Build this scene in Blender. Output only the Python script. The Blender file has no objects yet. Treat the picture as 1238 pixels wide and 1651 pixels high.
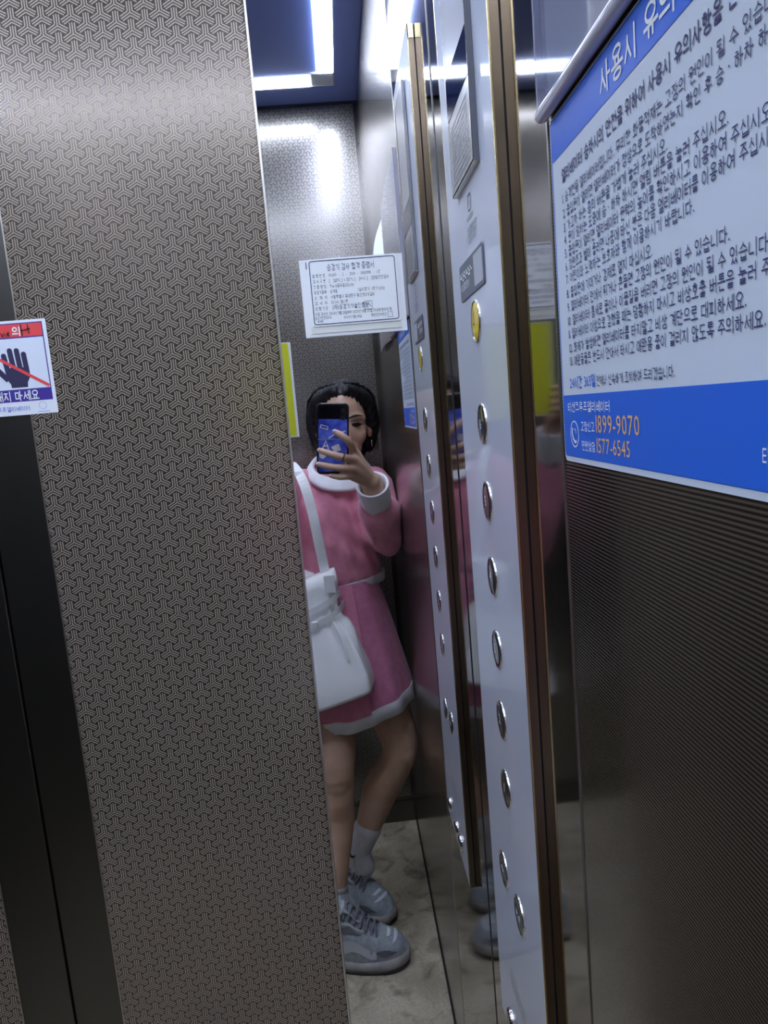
import bpy, bmesh, math, random
import numpy as np
from mathutils import Vector, Matrix, noise
random.seed(7)
SC = bpy.context.scene
COL = SC.collection
PI = math.pi

# ------------------------------------------------------------------ camera
# world: floor z = 0, mirror / front wall plane y = 0, car interior is y < 0, x to the right
H = 1.39                       # lens height
D0 = 0.84                      # lens to front wall
FPX = 1155.64
RW = (0.9946, -0.0607, -0.0846)      # camera right in world
DW = (-0.0923, -0.1365, -0.9863)     # camera down in world
FW = (0.0484, 0.9888, -0.1413)       # camera forward in world
_f = Vector(FW).normalized(); _r = Vector(RW); _r = (_r - _r.dot(_f)*_f).normalized(); _u = _r.cross(_f).normalized()
CAMP = Vector((0, -D0, H))
cam_d = bpy.data.cameras.new('camera'); cam = bpy.data.objects.new('camera', cam_d); COL.objects.link(cam)
cam_d.sensor_fit = 'HORIZONTAL'; cam_d.sensor_width = 36.0; cam_d.lens = FPX*36.0/1238.0
cam_d.clip_start = 0.004; cam_d.clip_end = 50
m4 = Matrix((( _r.x, _u.x, -_f.x, CAMP.x), (_r.y, _u.y, -_f.y, CAMP.y), (_r.z, _u.z, -_f.z, CAMP.z), (0, 0, 0, 1)))
cam.matrix_world = m4
SC.camera = cam

# ------------------------------------------------------------------ world, exposure
w = bpy.data.worlds.new('world'); SC.world = w; w.use_nodes = True
w.node_tree.nodes['Background'].inputs[0].default_value = (0.02, 0.022, 0.03, 1)
w.node_tree.nodes['Background'].inputs[1].default_value = 1.0
SC.view_settings.view_transform = 'Standard'; SC.view_settings.look = 'None'
SC.view_settings.exposure = 0.0; SC.view_settings.gamma = 1.0
SC.view_settings.use_curve_mapping = False
LED = 50.0                     # radiance of the ceiling light strips
LEDC = (0.74, 0.84, 1.0)

# ------------------------------------------------------------------ car dimensions
WR = 0.133                     # right wall
XC = -0.424                    # middle of the car (door seam)
WL = 2*XC - WR                 # left wall
YB = -1.43                     # back wall
HC = 2.30                      # ceiling
XJ = -0.0615                   # edge of the front return panel
DY = 0.035                     # door face plane

def ray(px, py):
    a = (px-619.0)/FPX; b = (py-825.5)/FPX
    return a*_r - b*_u + _f
def PF(px, py, y=0.0):         # pixel -> point on the plane y
    r = ray(px, py); return CAMP + r*((y+D0)/r.y)
def PM(px, py, D):             # pixel of a reflection in the front mirror at virtual depth D -> the real point
    r = ray(px, py); p = CAMP + r*(D/r.y)
    return Vector((p.x, -p.y, p.z))

# ------------------------------------------------------------------ materials
MATS = {}
def mat(name, col=(.5, .5, .5), rough=.5, metal=0.0, spec=.5, emit=None, estr=0, coat=0, trans=0, ior=1.45, alpha=1, sheen=0, sss=0):
    if name in MATS: return MATS[name]
    m = bpy.data.materials.new(name); m.use_nodes = True
    b = m.node_tree.nodes['Principled BSDF']
    b.inputs['Base Color'].default_value = (*col, 1); b.inputs['Roughness'].default_value = rough
    b.inputs['Metallic'].default_value = metal; b.inputs['Specular IOR Level'].default_value = spec
    b.inputs['Coat Weight'].default_value = coat; b.inputs['Transmission Weight'].default_value = trans
    b.inputs['IOR'].default_value = ior; b.inputs['Alpha'].default_value = alpha
    b.inputs['Sheen Weight'].default_value = sheen
    if sss:
        b.inputs['Subsurface Weight'].default_value = sss; b.inputs['Subsurface Scale'].default_value = .006
    if emit:
        b.inputs['Emission Color'].default_value = (*emit, 1); b.inputs['Emission Strength'].default_value = estr
    MATS[name] = m
    return m
def nodes(m): return m.node_tree.nodes, m.node_tree.links, m.node_tree.nodes['Principled BSDF']
def add_noise(m, c1, c2, scale=20, detail=4, rough_var=None, bump=0, bscale=None, stretch=None, bdist=.002):
    n, l, b = nodes(m)
    tc = n.new('ShaderNodeTexCoord'); mp = n.new('ShaderNodeMapping'); l.new(tc.outputs['Object'], mp.inputs[0])
    if stretch: mp.inputs['Scale'].default_value = stretch
    t = n.new('ShaderNodeTexNoise'); t.inputs['Scale'].default_value = scale; t.inputs['Detail'].default_value = detail
    l.new(mp.outputs[0], t.inputs[0])
    r = n.new('ShaderNodeValToRGB'); r.color_ramp.elements[0].color = (*c1, 1); r.color_ramp.elements[1].color = (*c2, 1)
    r.color_ramp.elements[0].position = .35; r.color_ramp.elements[1].position = .65
    l.new(t.outputs['Fac'], r.inputs[0]); l.new(r.outputs[0], b.inputs['Base Color'])
    if rough_var:
        q = n.new('ShaderNodeMapRange'); q.inputs['To Min'].default_value = rough_var[0]; q.inputs['To Max'].default_value = rough_var[1]
        l.new(t.outputs['Fac'], q.inputs['Value']); l.new(q.outputs[0], b.inputs['Roughness'])
    if bump:
        t2 = n.new('ShaderNodeTexNoise'); t2.inputs['Scale'].default_value = bscale or scale*6; t2.inputs['Detail'].default_value = 3
        l.new(mp.outputs[0], t2.inputs[0])
        bp = n.new('ShaderNodeBump'); bp.inputs['Strength'].default_value = bump; bp.inputs['Distance'].default_value = bdist
        l.new(t2.outputs['Fac'], bp.inputs['Height']); l.new(bp.outputs[0], b.inputs['Normal'])
    return m

M_mirror = mat('polished_steel', (.77, .77, .79), .012, 1)
M_side = mat('polished_bronze_steel', (.28, .26, .25), .06, 1)
add_noise(M_side, (.26, .24, .23), (.30, .28, .265), 3, 2, (.045, .08))
M_edge = mat('satin_edge', (.75, .74, .72), .28, 1)
M_doorbase = mat('etched_base', (.130, .109, .094), .20, .70)
M_etch = mat('etched_line', (.385, .322, .27), .26, .25, spec=.4)
M_doorplain = mat('door_border', (.13, .128, .122), .33, 1)
M_backbase = mat('back_base', (.15, .14, .13), .20, 1)
M_backetch = mat('back_etch', (.36, .335, .31), .30, .85)
M_plate = mat('panel_plate', (.58, .62, .74), .40, .15, coat=.5)
M_plate.node_tree.nodes['Principled BSDF'].inputs['Coat Roughness'].default_value = .04
M_gold = mat('gold_bevel', (.95, .80, .45), .22, 1)
M_bronze = mat('bronze_side', (.30, .23, .16), .28, 1)
M_chrome = mat('chrome', (.85, .85, .87), .08, 1)
M_btn = mat('button_glass', (.035, .035, .045), .10, 0, coat=.6)
M_yellow = mat('alarm_yellow', (.80, .58, .02), .3, coat=.3)
M_white = mat('white_print', (.86, .88, .92), .45)
M_paper = mat('paper', (.84, .86, .90), .55)
M_signwhite = mat('sign_white', (.58, .65, .77), .38)
M_blue = mat('sign_blue', (.018, .13, .68), .35)
M_navy = mat('print_navy', (.028, .03, .13), .5)
M_black = mat('print_black', (.012, .012, .016), .55)
M_grey = mat('print_grey', (.35, .37, .41), .6)
M_dkgrey = mat('print_dark_grey', (.10, .105, .13), .5)
M_orange = mat('print_orange', (.78, .42, .18), .5)
M_purple = mat('sticker_purple', (.055, .035, .30), .45)
M_red = mat('sticker_red', (.80, .075, .08), .45)
M_lime = mat('caution_yellow', (.68, .70, .03), .42)
M_acryl = mat('clear_acrylic', (.93, .95, 1.0), .03, 0, trans=1, ior=1.46)
M_acedge = mat('acrylic_edge', (.80, .80, .96), .10, 0, spec=.7, coat=.5, trans=.15)
M_ceil = mat('ceiling_panel', (.24, .33, .80), .35)
M_led = mat('led_strip', (1, 1, 1), .5, emit=LEDC, estr=LED)
M_ledcap = mat('led_corner', (.75, .80, .90), .4)
M_frame = mat('light_rim', (.6, .62, .68), .3, .6)
M_dark = mat('dark_gap', (.01, .01, .012), .6)
M_floor = mat('floor_tile', (.3, .29, .26), .42)
M_display = mat('display_glass', (.012, .018, .06), .06, spec=.08)
M_dispplate = mat('display_plate', (.50, .50, .52), .25, .4)

# ------------------------------------------------------------------ mesh helpers
def link(o, parent=None):
    COL.objects.link(o)
    if parent is not None:
        o.parent = parent
        loc = Vector((0, 0, 0)); p = parent
        while p is not None:
            loc += p.location; p = p.parent
        o.location = o.location - loc
    return o
def mk(name, verts, faces, m, parent=None, smooth=False, origin=None):
    vs = [Vector(v) for v in verts]
    if origin is None:
        lo = [min(v[i] for v in vs) for i in range(3)]; hi = [max(v[i] for v in vs) for i in range(3)]
        origin = Vector([(a+b)/2 for a, b in zip(lo, hi)])
    me = bpy.data.meshes.new(name); me.from_pydata([v-origin for v in vs], [], faces); me.update()
    if m is not None: me.materials.append(m)
    if smooth: me.polygons.foreach_set('use_smooth', [True]*len(me.polygons))
    o = bpy.data.objects.new(name, me); o.location = origin
    return link(o, parent)
def bmo(name, bm, m, parent=None, smooth=False, origin=None):
    bmesh.ops.recalc_face_normals(bm, faces=bm.faces)
    vs = [v.co.copy() for v in bm.verts]
    for i, v in enumerate(bm.verts): v.index = i
    fs = [[v.index for v in f.verts] for f in bm.faces]
    bm.free()
    return mk(name, vs, fs, m, parent, smooth, origin)
def abox(bm, lo, hi, bev=0, seg=2):
    b2 = bmesh.new(); bmesh.ops.create_cube(b2, size=1)
    for v in b2.verts:
        v.co = Vector([(lo[i]+hi[i])/2 + v.co[i]*(hi[i]-lo[i]) for i in range(3)])
    if bev: bmesh.ops.bevel(b2, geom=b2.edges[:], offset=bev, segments=seg, affect='EDGES', profile=.5)
    join(bm, b2)
def join(bm, b2):
    b2.verts.index_update()
    mp = [bm.verts.new(v.co) for v in b2.verts]
    for f in b2.faces:
        try: bm.faces.new([mp[v.index] for v in f.verts])
        except ValueError: pass
    b2.free()
def box(name, lo, hi, m, parent=None, bev=0, seg=2, smooth=False):
    bm = bmesh.new(); abox(bm, lo, hi, bev, seg); return bmo(name, bm, m, parent, smooth)
def empty(name, loc, label=None, cat=None, group=None):
    o = bpy.data.objects.new(name, None); o.location = loc; o.empty_display_size = .05; COL.objects.link(o)
    tag(o, label, cat, group); return o
def tag(o, label=None, cat=None, group=None, kind=None):
    if label: o['label'] = label
    if cat: o['category'] = cat
    if group: o['group'] = group
    if kind: o['kind'] = kind
    return o
def cr(pts, n=6):                      # catmull-rom resample
    P = [Vector(p) for p in pts]; out = []
    for i in range(len(P)-1):
        p0 = P[max(i-1, 0)]; p1 = P[i]; p2 = P[i+1]; p3 = P[min(i+2, len(P)-1)]
        for k in range(n):
            t = k/n
            out.append(.5*((2*p1)+(p2-p0)*t+(2*p0-5*p1+4*p2-p3)*t*t+(3*p1-p0-3*p2+p3)*t**3))
    out.append(P[-1]); return out
def tube(bm, pts, rads, seg=12, caps=True, n=1, flat=None):
    P = [Vector(p) for p in pts]; R = list(rads) if hasattr(rads, '__len__') else [rads]*len(P)
    if n > 1:
        R2 = [v.x for v in cr([(r, 0, 0) for r in R], n)]; P = cr(P, n); R = R2
    rings = []
    T = [(P[min(i+1, len(P)-1)]-P[max(i-1, 0)]).normalized() for i in range(len(P))]
    ref = Vector((0, 0, 1)) if abs(T[0].z) < .9 else Vector((0, 1, 0))
    nrm = (ref - ref.dot(T[0])*T[0]).normalized()
    seq = []
    if caps: seq += [(P[0]-T[0]*R[0]*c, R[0]*s, 0) for c, s in ((.98, .2), (.87, .5), (.5, .87))]
    seq += [(P[i], R[i], i) for i in range(len(P))]
    if caps: seq += [(P[-1]+T[-1]*R[-1]*c, R[-1]*s, len(P)-1) for c, s in ((.5, .87), (.87, .5), (.98, .2))]
    li = 0
    for p, r, i in seq:
        t = T[i]; nrm = (nrm - nrm.dot(t)*t).normalized(); bt = t.cross(nrm)
        ring = []
        for k in range(seg):
            a = 2*PI*k/seg
            ring.append(bm.verts.new(p + (nrm*math.cos(a) + bt*math.sin(a))*r))
        rings.append(ring)
    for a, b in zip(rings, rings[1:]):
        for k in range(seg):
            bm.faces.new((a[k], a[(k+1) % seg], b[(k+1) % seg], b[k]))
    if caps:
        bm.faces.new(rings[0][::-1]); bm.faces.new(rings[-1])
def ellip(bm, c, r, seg=20, rings=14, rot=None):
    b2 = bmesh.new(); bmesh.ops.create_uvsphere(b2, u_segments=seg, v_segments=rings, radius=1)
    for v in b2.verts:
        q = Vector((v.co.x*r[0], v.co.y*r[1], v.co.z*r[2]))
        if rot: q = rot @ q
        v.co = Vector(c)+q
    join(bm, b2)
def loft(bm, rings, close=True, cap0=False, cap1=False):
    R = [[bm.verts.new(p) for p in ring] for ring in rings]; n = len(R[0])
    for a, b in zip(R, R[1:]):
        for k in range(n if close else n-1):
            bm.faces.new((a[k], a[(k+1) % n], b[(k+1) % n], b[k]))
    if cap0: bm.faces.new(R[0][::-1])
    if cap1: bm.faces.new(R[-1])
def mods_apply(o, mods):
    for typ, kw in mods:
        md = o.modifiers.new(typ, typ)
        for k, v in kw.items(): setattr(md, k, v)
    dg = bpy.context.evaluated_depsgraph_get(); dg.update()
    me = bpy.data.meshes.new_from_object(o.evaluated_get(dg)); o.modifiers.clear()
    old = o.data; o.data = me; bpy.data.meshes.remove(old)
    me.polygons.foreach_set('use_smooth', [True]*len(me.polygons))
    return o
def blob(name, bm, m, parent, voxel=.005, smooth=4, fac=.5):
    bmesh.ops.recalc_face_normals(bm, faces=bm.faces)
    o = bmo(name, bm, m, parent, True)
    mods_apply(o, [('REMESH', dict(mode='VOXEL', voxel_size=voxel)), ('SMOOTH', dict(factor=fac, iterations=smooth))])
    if m and not o.data.materials: o.data.materials.append(m)
    return o
# a flat drawing frame: origin O, axes U (right), V (up), N (towards the reader)
class Plane:
    def __init__(s, O, U, V, off=0):
        s.O = Vector(O); s.U = Vector(U).normalized(); s.V = Vector(V).normalized(); s.N = s.U.cross(s.V); s.off = off
    def p(s, u, v, d=0): return s.O + s.U*u + s.V*v + s.N*(d+s.off)
    def poly(s, name, pts, m, parent, d=.0002, th=0):
        n = len(pts)
        if th:
            vs = [s.p(u, v, d) for u, v in pts]+[s.p(u, v, d+th) for u, v in pts]
            fs = [list(range(n))[::-1], list(range(n, 2*n))]+[[i, (i+1) % n, n+(i+1) % n, n+i] for i in range(n)]
            return mk(name, vs, fs, m, parent)
        return mk(name, [s.p(u, v, d) for u, v in pts], [list(range(n))], m, parent)
    def rect(s, name, u0, v0, u1, v1, m, parent, d=.0002, th=0, r=0):
        return s.poly(name, rrect(u0, v0, u1, v1, r), m, parent, d, th)
    def frame(s, name, u0, v0, u1, v1, t, m, parent, d=.0002, r=0):
        a = rrect(u0, v0, u1, v1, r); b = rrect(u0+t, v0+t, u1-t, v1-t, max(r-t, 0) if r else 0); n = len(a)
        if len(b) != n: b = rrect(u0+t, v0+t, u1-t, v1-t, 1e-5)
        vs = [s.p(u, v, d) for u, v in a+b]
        return mk(name, vs, [[i, (i+1) % n, n+(i+1) % n, n+i] for i in range(n)], m, parent)
    def line(s, name, pts, wdt, m, parent, d=.0003):
        vs = []; fs = []
        for i, (u, v) in enumerate(pts):
            a = pts[max(i-1, 0)]; b = pts[min(i+1, len(pts)-1)]
            du, dv = b[0]-a[0], b[1]-a[1]; L = math.hypot(du, dv) or 1
            nu, nv = -dv/L*wdt/2, du/L*wdt/2
            vs += [s.p(u+nu, v+nv, d), s.p(u-nu, v-nv, d)]
            if i: fs.append([2*i-2, 2*i-1, 2*i+1, 2*i])
        return mk(name, vs, fs, m, parent)
    def text(s, body, u, v, h, m, parent, width=None, align='L', d=.0003, bold=0, name='lettering'):
        TEXTS.append((s, body, u, v, h, m, parent, width, align, d, bold, name))
TEXTS = []
# Hangul drawn from strokes: consonants and vowels as polylines in a unit box, composed into syllable blocks
CONS = {
 'ㄱ': [[(.04, .95), (.92, .95), (.90, .55), (.80, .02)]], 'ㄴ': [[(.05, .98), (.05, .06), (.98, .06)]],
 'ㄷ': [[(.95, .94), (.05, .94), (.05, .06), (.98, .06)]], 'ㄹ': [[(.05, .95), (.93, .95), (.93, .53), (.06, .53), (.06, .06), (.97, .06)]],
 'ㅁ': [[(.06, .95), (.94, .95), (.94, .05), (.06, .05), (.06, .99)]], 'ㅂ': [[(.06, 1), (.06, .05), (.94, .05), (.94, 1)], [(.06, .52), (.94, .52)]],
 'ㅅ': [[(.50, 1), (.46, .62), (.02, .02)], [(.48, .66), (.98, .02)]], 'ㅇ': ['O'],
 'ㅈ': [[(.04, .94), (.96, .94)], [(.52, .94), (.46, .58), (.02, .02)], [(.50, .64), (.98, .02)]],
 'ㅊ': [[(.30, 1.02), (.70, 1.02)], [(.04, .76), (.96, .76)], [(.52, .76), (.46, .46), (.02, .0)], [(.50, .5), (.98, .0)]],
 'ㅋ': [[(.04, .95), (.92, .95), (.88, .45), (.75, .02)], [(.04, .52), (.88, .52)]], 'ㅌ': [[(.95, .95), (.05, .95), (.05, .05), (.98, .05)], [(.05, .5), (.93, .5)]],
 'ㅍ': [[(.03, .94), (.97, .94)], [(.0, .06), (1, .06)], [(.30, .94), (.32, .06)], [(.70, .94), (.68, .06)]],
 'ㅎ': [[(.30, 1.03), (.70, 1.03)], [(.02, .78), (.98, .78)], 'o']}
CHO = 'ㄱㄲㄴㄷㄸㄹㅁㅂㅃㅅㅆㅇㅈㅉㅊㅋㅌㅍㅎ'; JUNG = 'ㅏㅐㅑㅒㅓㅔㅕㅖㅗㅘㅙㅚㅛㅜㅝㅞㅟㅠㅡㅢㅣ'
JONG = ['', 'ㄱ', 'ㄲ', 'ㄱㅅ', 'ㄴ', 'ㄴㅈ', 'ㄴㅎ', 'ㄷ', 'ㄹ', 'ㄹㄱ', 'ㄹㅁ', 'ㄹㅂ', 'ㄹㅅ', 'ㄹㅌ', 'ㄹㅍ', 'ㄹㅎ', 'ㅁ', 'ㅂ', 'ㅂㅅ', 'ㅅ', 'ㅆ', 'ㅇ', 'ㅈ', 'ㅊ', 'ㅋ', 'ㅌ', 'ㅍ', 'ㅎ']
DBL = {'ㄲ': 'ㄱㄱ', 'ㄸ': 'ㄷㄷ', 'ㅃ': 'ㅂㅂ', 'ㅆ': 'ㅅㅅ', 'ㅉ': 'ㅈㅈ'}
VV = {'ㅏ': [[(.30, 0), (.30, 1)], [(.30, .52), (1, .52)]], 'ㅐ': [[(.18, .04), (.18, .96)], [(.85, 0), (.85, 1)], [(.18, .5), (.85, .5)]],
 'ㅑ': [[(.30, 0), (.30, 1)], [(.30, .64), (1, .64)], [(.30, .38), (1, .38)]], 'ㅒ': [[(.18, .04), (.18, .96)], [(.85, 0), (.85, 1)], [(.18, .62), (.85, .62)], [(.18, .38), (.85, .38)]],
 'ㅓ': [[(.80, 0), (.80, 1)], [(.05, .55), (.80, .55)]], 'ㅔ': [[(.45, .04), (.45, .96)], [(.95, 0), (.95, 1)], [(-.1, .55), (.45, .55)]],
 'ㅕ': [[(.80, 0), (.80, 1)], [(.05, .68), (.80, .68)], [(.05, .42), (.80, .42)]], 'ㅖ': [[(.45, .04), (.45, .96)], [(.95, 0), (.95, 1)], [(-.1, .68), (.45, .68)], [(-.1, .42), (.45, .42)]],
 'ㅣ': [[(.65, 0), (.65, 1)]]}
VH = {'ㅗ': [[(0, .08), (1, .08)], [(.5, .08), (.5, 1)]], 'ㅛ': [[(0, .08), (1, .08)], [(.35, .08), (.35, 1)], [(.65, .08), (.65, 1)]],
 'ㅜ': [[(0, .85), (1, .85)], [(.5, .85), (.5, 0)]], 'ㅠ': [[(0, .85), (1, .85)], [(.35, .85), (.35, 0)], [(.65, .85), (.65, 0)]], 'ㅡ': [[(0, .45), (1, .45)]]}
MIX = {'ㅘ': 'ㅗㅏ', 'ㅙ': 'ㅗㅐ', 'ㅚ': 'ㅗㅣ', 'ㅝ': 'ㅜㅓ', 'ㅞ': 'ㅜㅔ', 'ㅟ': 'ㅜㅣ', 'ㅢ': 'ㅡㅣ'}
def hangul(ch):
    k = ord(ch)-0xAC00; c, vw, f = CHO[k//588], JUNG[(k % 588)//28], JONG[k % 28]
    out = []
    def place(strokes, bx):
        x0, x1, y0, y1 = bx
        for st in strokes:
            if isinstance(st, str):
                cy, ry = (.5, .5) if st == 'O' else (.30, .32); rx = .5 if st == 'O' else .38
                out.append([(x0+(x1-x0)*(.5+rx*math.cos(2*PI*i/16)), y0+(y1-y0)*(cy+ry*math.sin(2*PI*i/16))) for i in range(17)])
            else: out.append([(x0+(x1-x0)*a, y0+(y1-y0)*b) for a, b in st])
    def cons(c, bx):
        c = DBL.get(c, c)
        if len(c) == 2:
            m_ = (bx[0]+bx[1])/2; g = (bx[1]-bx[0])*.06
            place(CONS[c[0]], (bx[0], m_-g, bx[2], bx[3])); place(CONS[c[1]], (m_+g, bx[1], bx[2], bx[3]))
        else: place(CONS[c], bx)
    if vw in VV:
        if f: cons(c, (.04, .54, .50, .96)); place(VV[vw], (.58, .98, .40, 1)); cons(f, (.20, .90, .0, .31))
        else: cons(c, (.04, .54, .16, .86)); place(VV[vw], (.58, .98, 0, 1))
    elif vw in VH:
        if f: cons(c, (.18, .82, .68, 1)); place(VH[vw], (.02, .98, .40, .61)); cons(f, (.18, .82, 0, .27))
        else: cons(c, (.16, .84, .48, .96)); place(VH[vw], (.02, .98, .06, .42))
    else:
        a, b = MIX[vw]
        if f: cons(c, (.05, .55, .66, .98)); place(VH[a], (.0, .62, .38, .60)); place(VV[b], (.62, .98, .34, 1)); cons(f, (.20, .90, 0, .27))
        else: cons(c, (.06, .54, .50, .94)); place(VH[a], (.0, .62, .08, .42)); place(VV[b], (.62, .98, 0, 1))
    return out
def stroke_mesh(lines, wd):
    vs, fs = [], []
    for ln in lines:
        closed = math.hypot(ln[0][0]-ln[-1][0], ln[0][1]-ln[-1][1]) < 1e-6
        for (ax, ay), (bx, by) in zip(ln, ln[1:]):
            L = math.hypot(bx-ax, by-ay)
            if L < 1e-6: continue
            tx, ty = (bx-ax)/L, (by-ay)/L; e = wd*.35 if len(ln) < 10 else wd*.12
            p = (ax-tx*e, ay-ty*e); q = (bx+tx*e, by+ty*e); nx, ny = -ty*wd/2, tx*wd/2
            k = len(vs); vs += [(p[0]+nx, p[1]+ny), (p[0]-nx, p[1]-ny), (q[0]-nx, q[1]-ny), (q[0]+nx, q[1]+ny)]; fs.append((k, k+1, k+2, k+3))
    return vs, fs
def flush_text():
    asc = sorted({c for t in TEXTS for c in t[1] if not 0xAC00 <= ord(c) <= 0xD7A3 and c not in ' ◀▶·○'}); obs = []
    for ch in asc:
        c = bpy.data.curves.new('t', 'FONT'); c.body = ch; c.size = 1.05; c.resolution_u = 2
        o = bpy.data.objects.new('t', c); COL.objects.link(o); obs.append(o)
    dg = bpy.context.evaluated_depsgraph_get(); dg.update(); G = {}
    for ch, o in zip(asc, obs):
        me = bpy.data.meshes.new_from_object(o.evaluated_get(dg)); v = [(q.co.x, q.co.y) for q in me.vertices]
        x0 = min((q[0] for q in v), default=0); x1 = max((q[0] for q in v), default=.3)
        G[ch] = ([(q[0]-x0+.05, q[1]) for q in v], [tuple(q.vertices) for q in me.polygons], x1-x0+.11); bpy.data.meshes.remove(me)
    for o in obs:
        c = o.data; bpy.data.objects.remove(o); bpy.data.curves.remove(c)
    for s, body, u, v, h, m, parent, width, align, d, bold, name in TEXTS:
        vs, fs, x = [], [], 0.0
        wd = .092+bold*2.2
        for ch in body:
            if ch == ' ': x += .33; continue
            if 0xAC00 <= ord(ch) <= 0xD7A3:
                gv, gf = stroke_mesh(hangul(ch), wd); gv = [(a*.82+.05, b*.86-.06) for a, b in gv]; adv = .93
            elif ch == '·': gv, gf, adv = [(.1, .32), (.22, .32), (.22, .44), (.1, .44)], [(0, 1, 2, 3)], .32
            elif ch == '○':
                gv, gf = stroke_mesh([[(.42+.3*math.cos(i*PI/8), .36+.3*math.sin(i*PI/8)) for i in range(17)]], .07); adv = .85
            elif ch in '◀▶':
                sg_ = 1 if ch == '▶' else -1; gv = [(.4-.3*sg_, .0), (.4-.3*sg_, .75), (.4+.3*sg_, .375)]; gf = [(0, 1, 2) if sg_ < 0 else (0, 2, 1)]; adv = .8
            else: gv, gf, adv = G[ch]
            k = len(vs); vs += [(a+x, b) for a, b in gv]; fs += [tuple(i+k for i in f) for f in gf]; x += adv
        if not vs: continue
        x0 = min(q[0] for q in vs); x1 = max(q[0] for q in vs)
        sx = h if width is None else width/(x1-x0)
        W_ = (x1-x0)*sx; u0 = u if align == 'L' else (u-W_/2 if align == 'C' else u-W_)
        lift = [0.0]*len(vs)                         # overlapping strokes lie a hair apart
        for fi, f in enumerate(fs):
            if len(f) == 4:
                for i in f: lift[i] = (fi % 5)*1.6e-5
        mk(name, [s.p(u0+(q[0]-x0)*sx, v+q[1]*h, d+lf) for q, lf in zip(vs, lift)], fs, m, parent)
def rrect(u0, v0, u1, v1, r=0, n=5):
    if r <= 0: return [(u0, v0), (u1, v0), (u1, v1), (u0, v1)]
    out = []
    for cx, cy, a0 in ((u1-r, v0+r, -90), (u1-r, v1-r, 0), (u0+r, v1-r, 90), (u0+r, v0+r, 180)):
        for k in range(n+1):
            a = math.radians(a0+90*k/n); out.append((cx+r*math.cos(a), cy+r*math.sin(a)))
    return out
def circ(u, v, r, n=28, ry=None): return [(u+r*math.cos(2*PI*k/n), v+(ry or r)*math.sin(2*PI*k/n)) for k in range(n)]
def struct(o): o['kind'] = 'structure'; return o

# the woven three-armed etched motif as real raised strips
def weave(name, O, U, V, wdt, hgt, m, parent, a=.0185, off=.0002, phase=(0, 0)):
    O = Vector(O); U = Vector(U); V = Vector(V); N = U.cross(V)
    sp = .00265; lw = .00138; L = .0121
    strips = []
    dirs = [math.radians(t) for t in (90, 210, 330)]
    def strip(p, q):
        dx, dy = q[0]-p[0], q[1]-p[1]; l_ = math.hypot(dx, dy); nx, ny = -dy/l_*lw/2, dx/l_*lw/2
        strips.append([(p[0]+nx, p[1]+ny), (p[0]-nx, p[1]-ny), (q[0]-nx, q[1]-ny), (q[0]+nx, q[1]+ny)])
    for t in dirs:
        e = (math.cos(t), math.sin(t)); strip((0, 0), (e[0]*L, e[1]*L))
        for sgn in (1, -1):
            n_ = (-e[1]*sgn, e[0]*sgn)
            st = sp/math.tan(math.radians(60))
            strip((e[0]*st+n_[0]*sp, e[1]*st+n_[1]*sp), (e[0]*(L-.0006)+n_[0]*sp, e[1]*(L-.0006)+n_[1]*sp))
    dx = a*.8660254; nc = int(wdt/dx)+3; nr = int(hgt/a)+3
    cs = np.array([(i*dx+phase[0], j*a+(a/2 if i % 2 else 0)+phase[1]) for i in range(-1, nc) for j in range(-1, nr)])
    Q = cs[:, None, None, :]+np.array(strips)[None]                    # star, strip, corner, uv
    Q = Q.reshape(-1, 4, 2); Q[..., 0] = Q[..., 0].clip(0, wdt); Q[..., 1] = Q[..., 1].clip(0, hgt)
    ext = Q.max(1)-Q.min(1); Q = Q[(ext > 1e-5).all(1)]
    lift = np.tile(np.arange(len(strips))*1.5e-5, len(cs))[(ext > 1e-5).all(1)]
    P3 = np.array(U)*Q[..., 0:1]+np.array(V)*Q[..., 1:2]+np.array(N)*(off+lift)[:, None, None]
    P3 = P3.reshape(-1, 3); nq = len(Q)
    me = bpy.data.meshes.new(name); me.vertices.add(nq*4); me.vertices.foreach_set('co', P3.astype(np.float32).ravel())
    me.loops.add(nq*4); me.loops.foreach_set('vertex_index', np.arange(nq*4, dtype=np.int32))
    me.polygons.add(nq); me.polygons.foreach_set('loop_start', np.arange(0, nq*4, 4, dtype=np.int32))
    me.polygons.foreach_set('loop_total', np.full(nq, 4, dtype=np.int32)); me.update(calc_edges=True); me.materials.append(m)
    o = bpy.data.objects.new(name, me); o.location = O; link(o, parent); o['kind'] = 'stuff'
    return o

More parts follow.
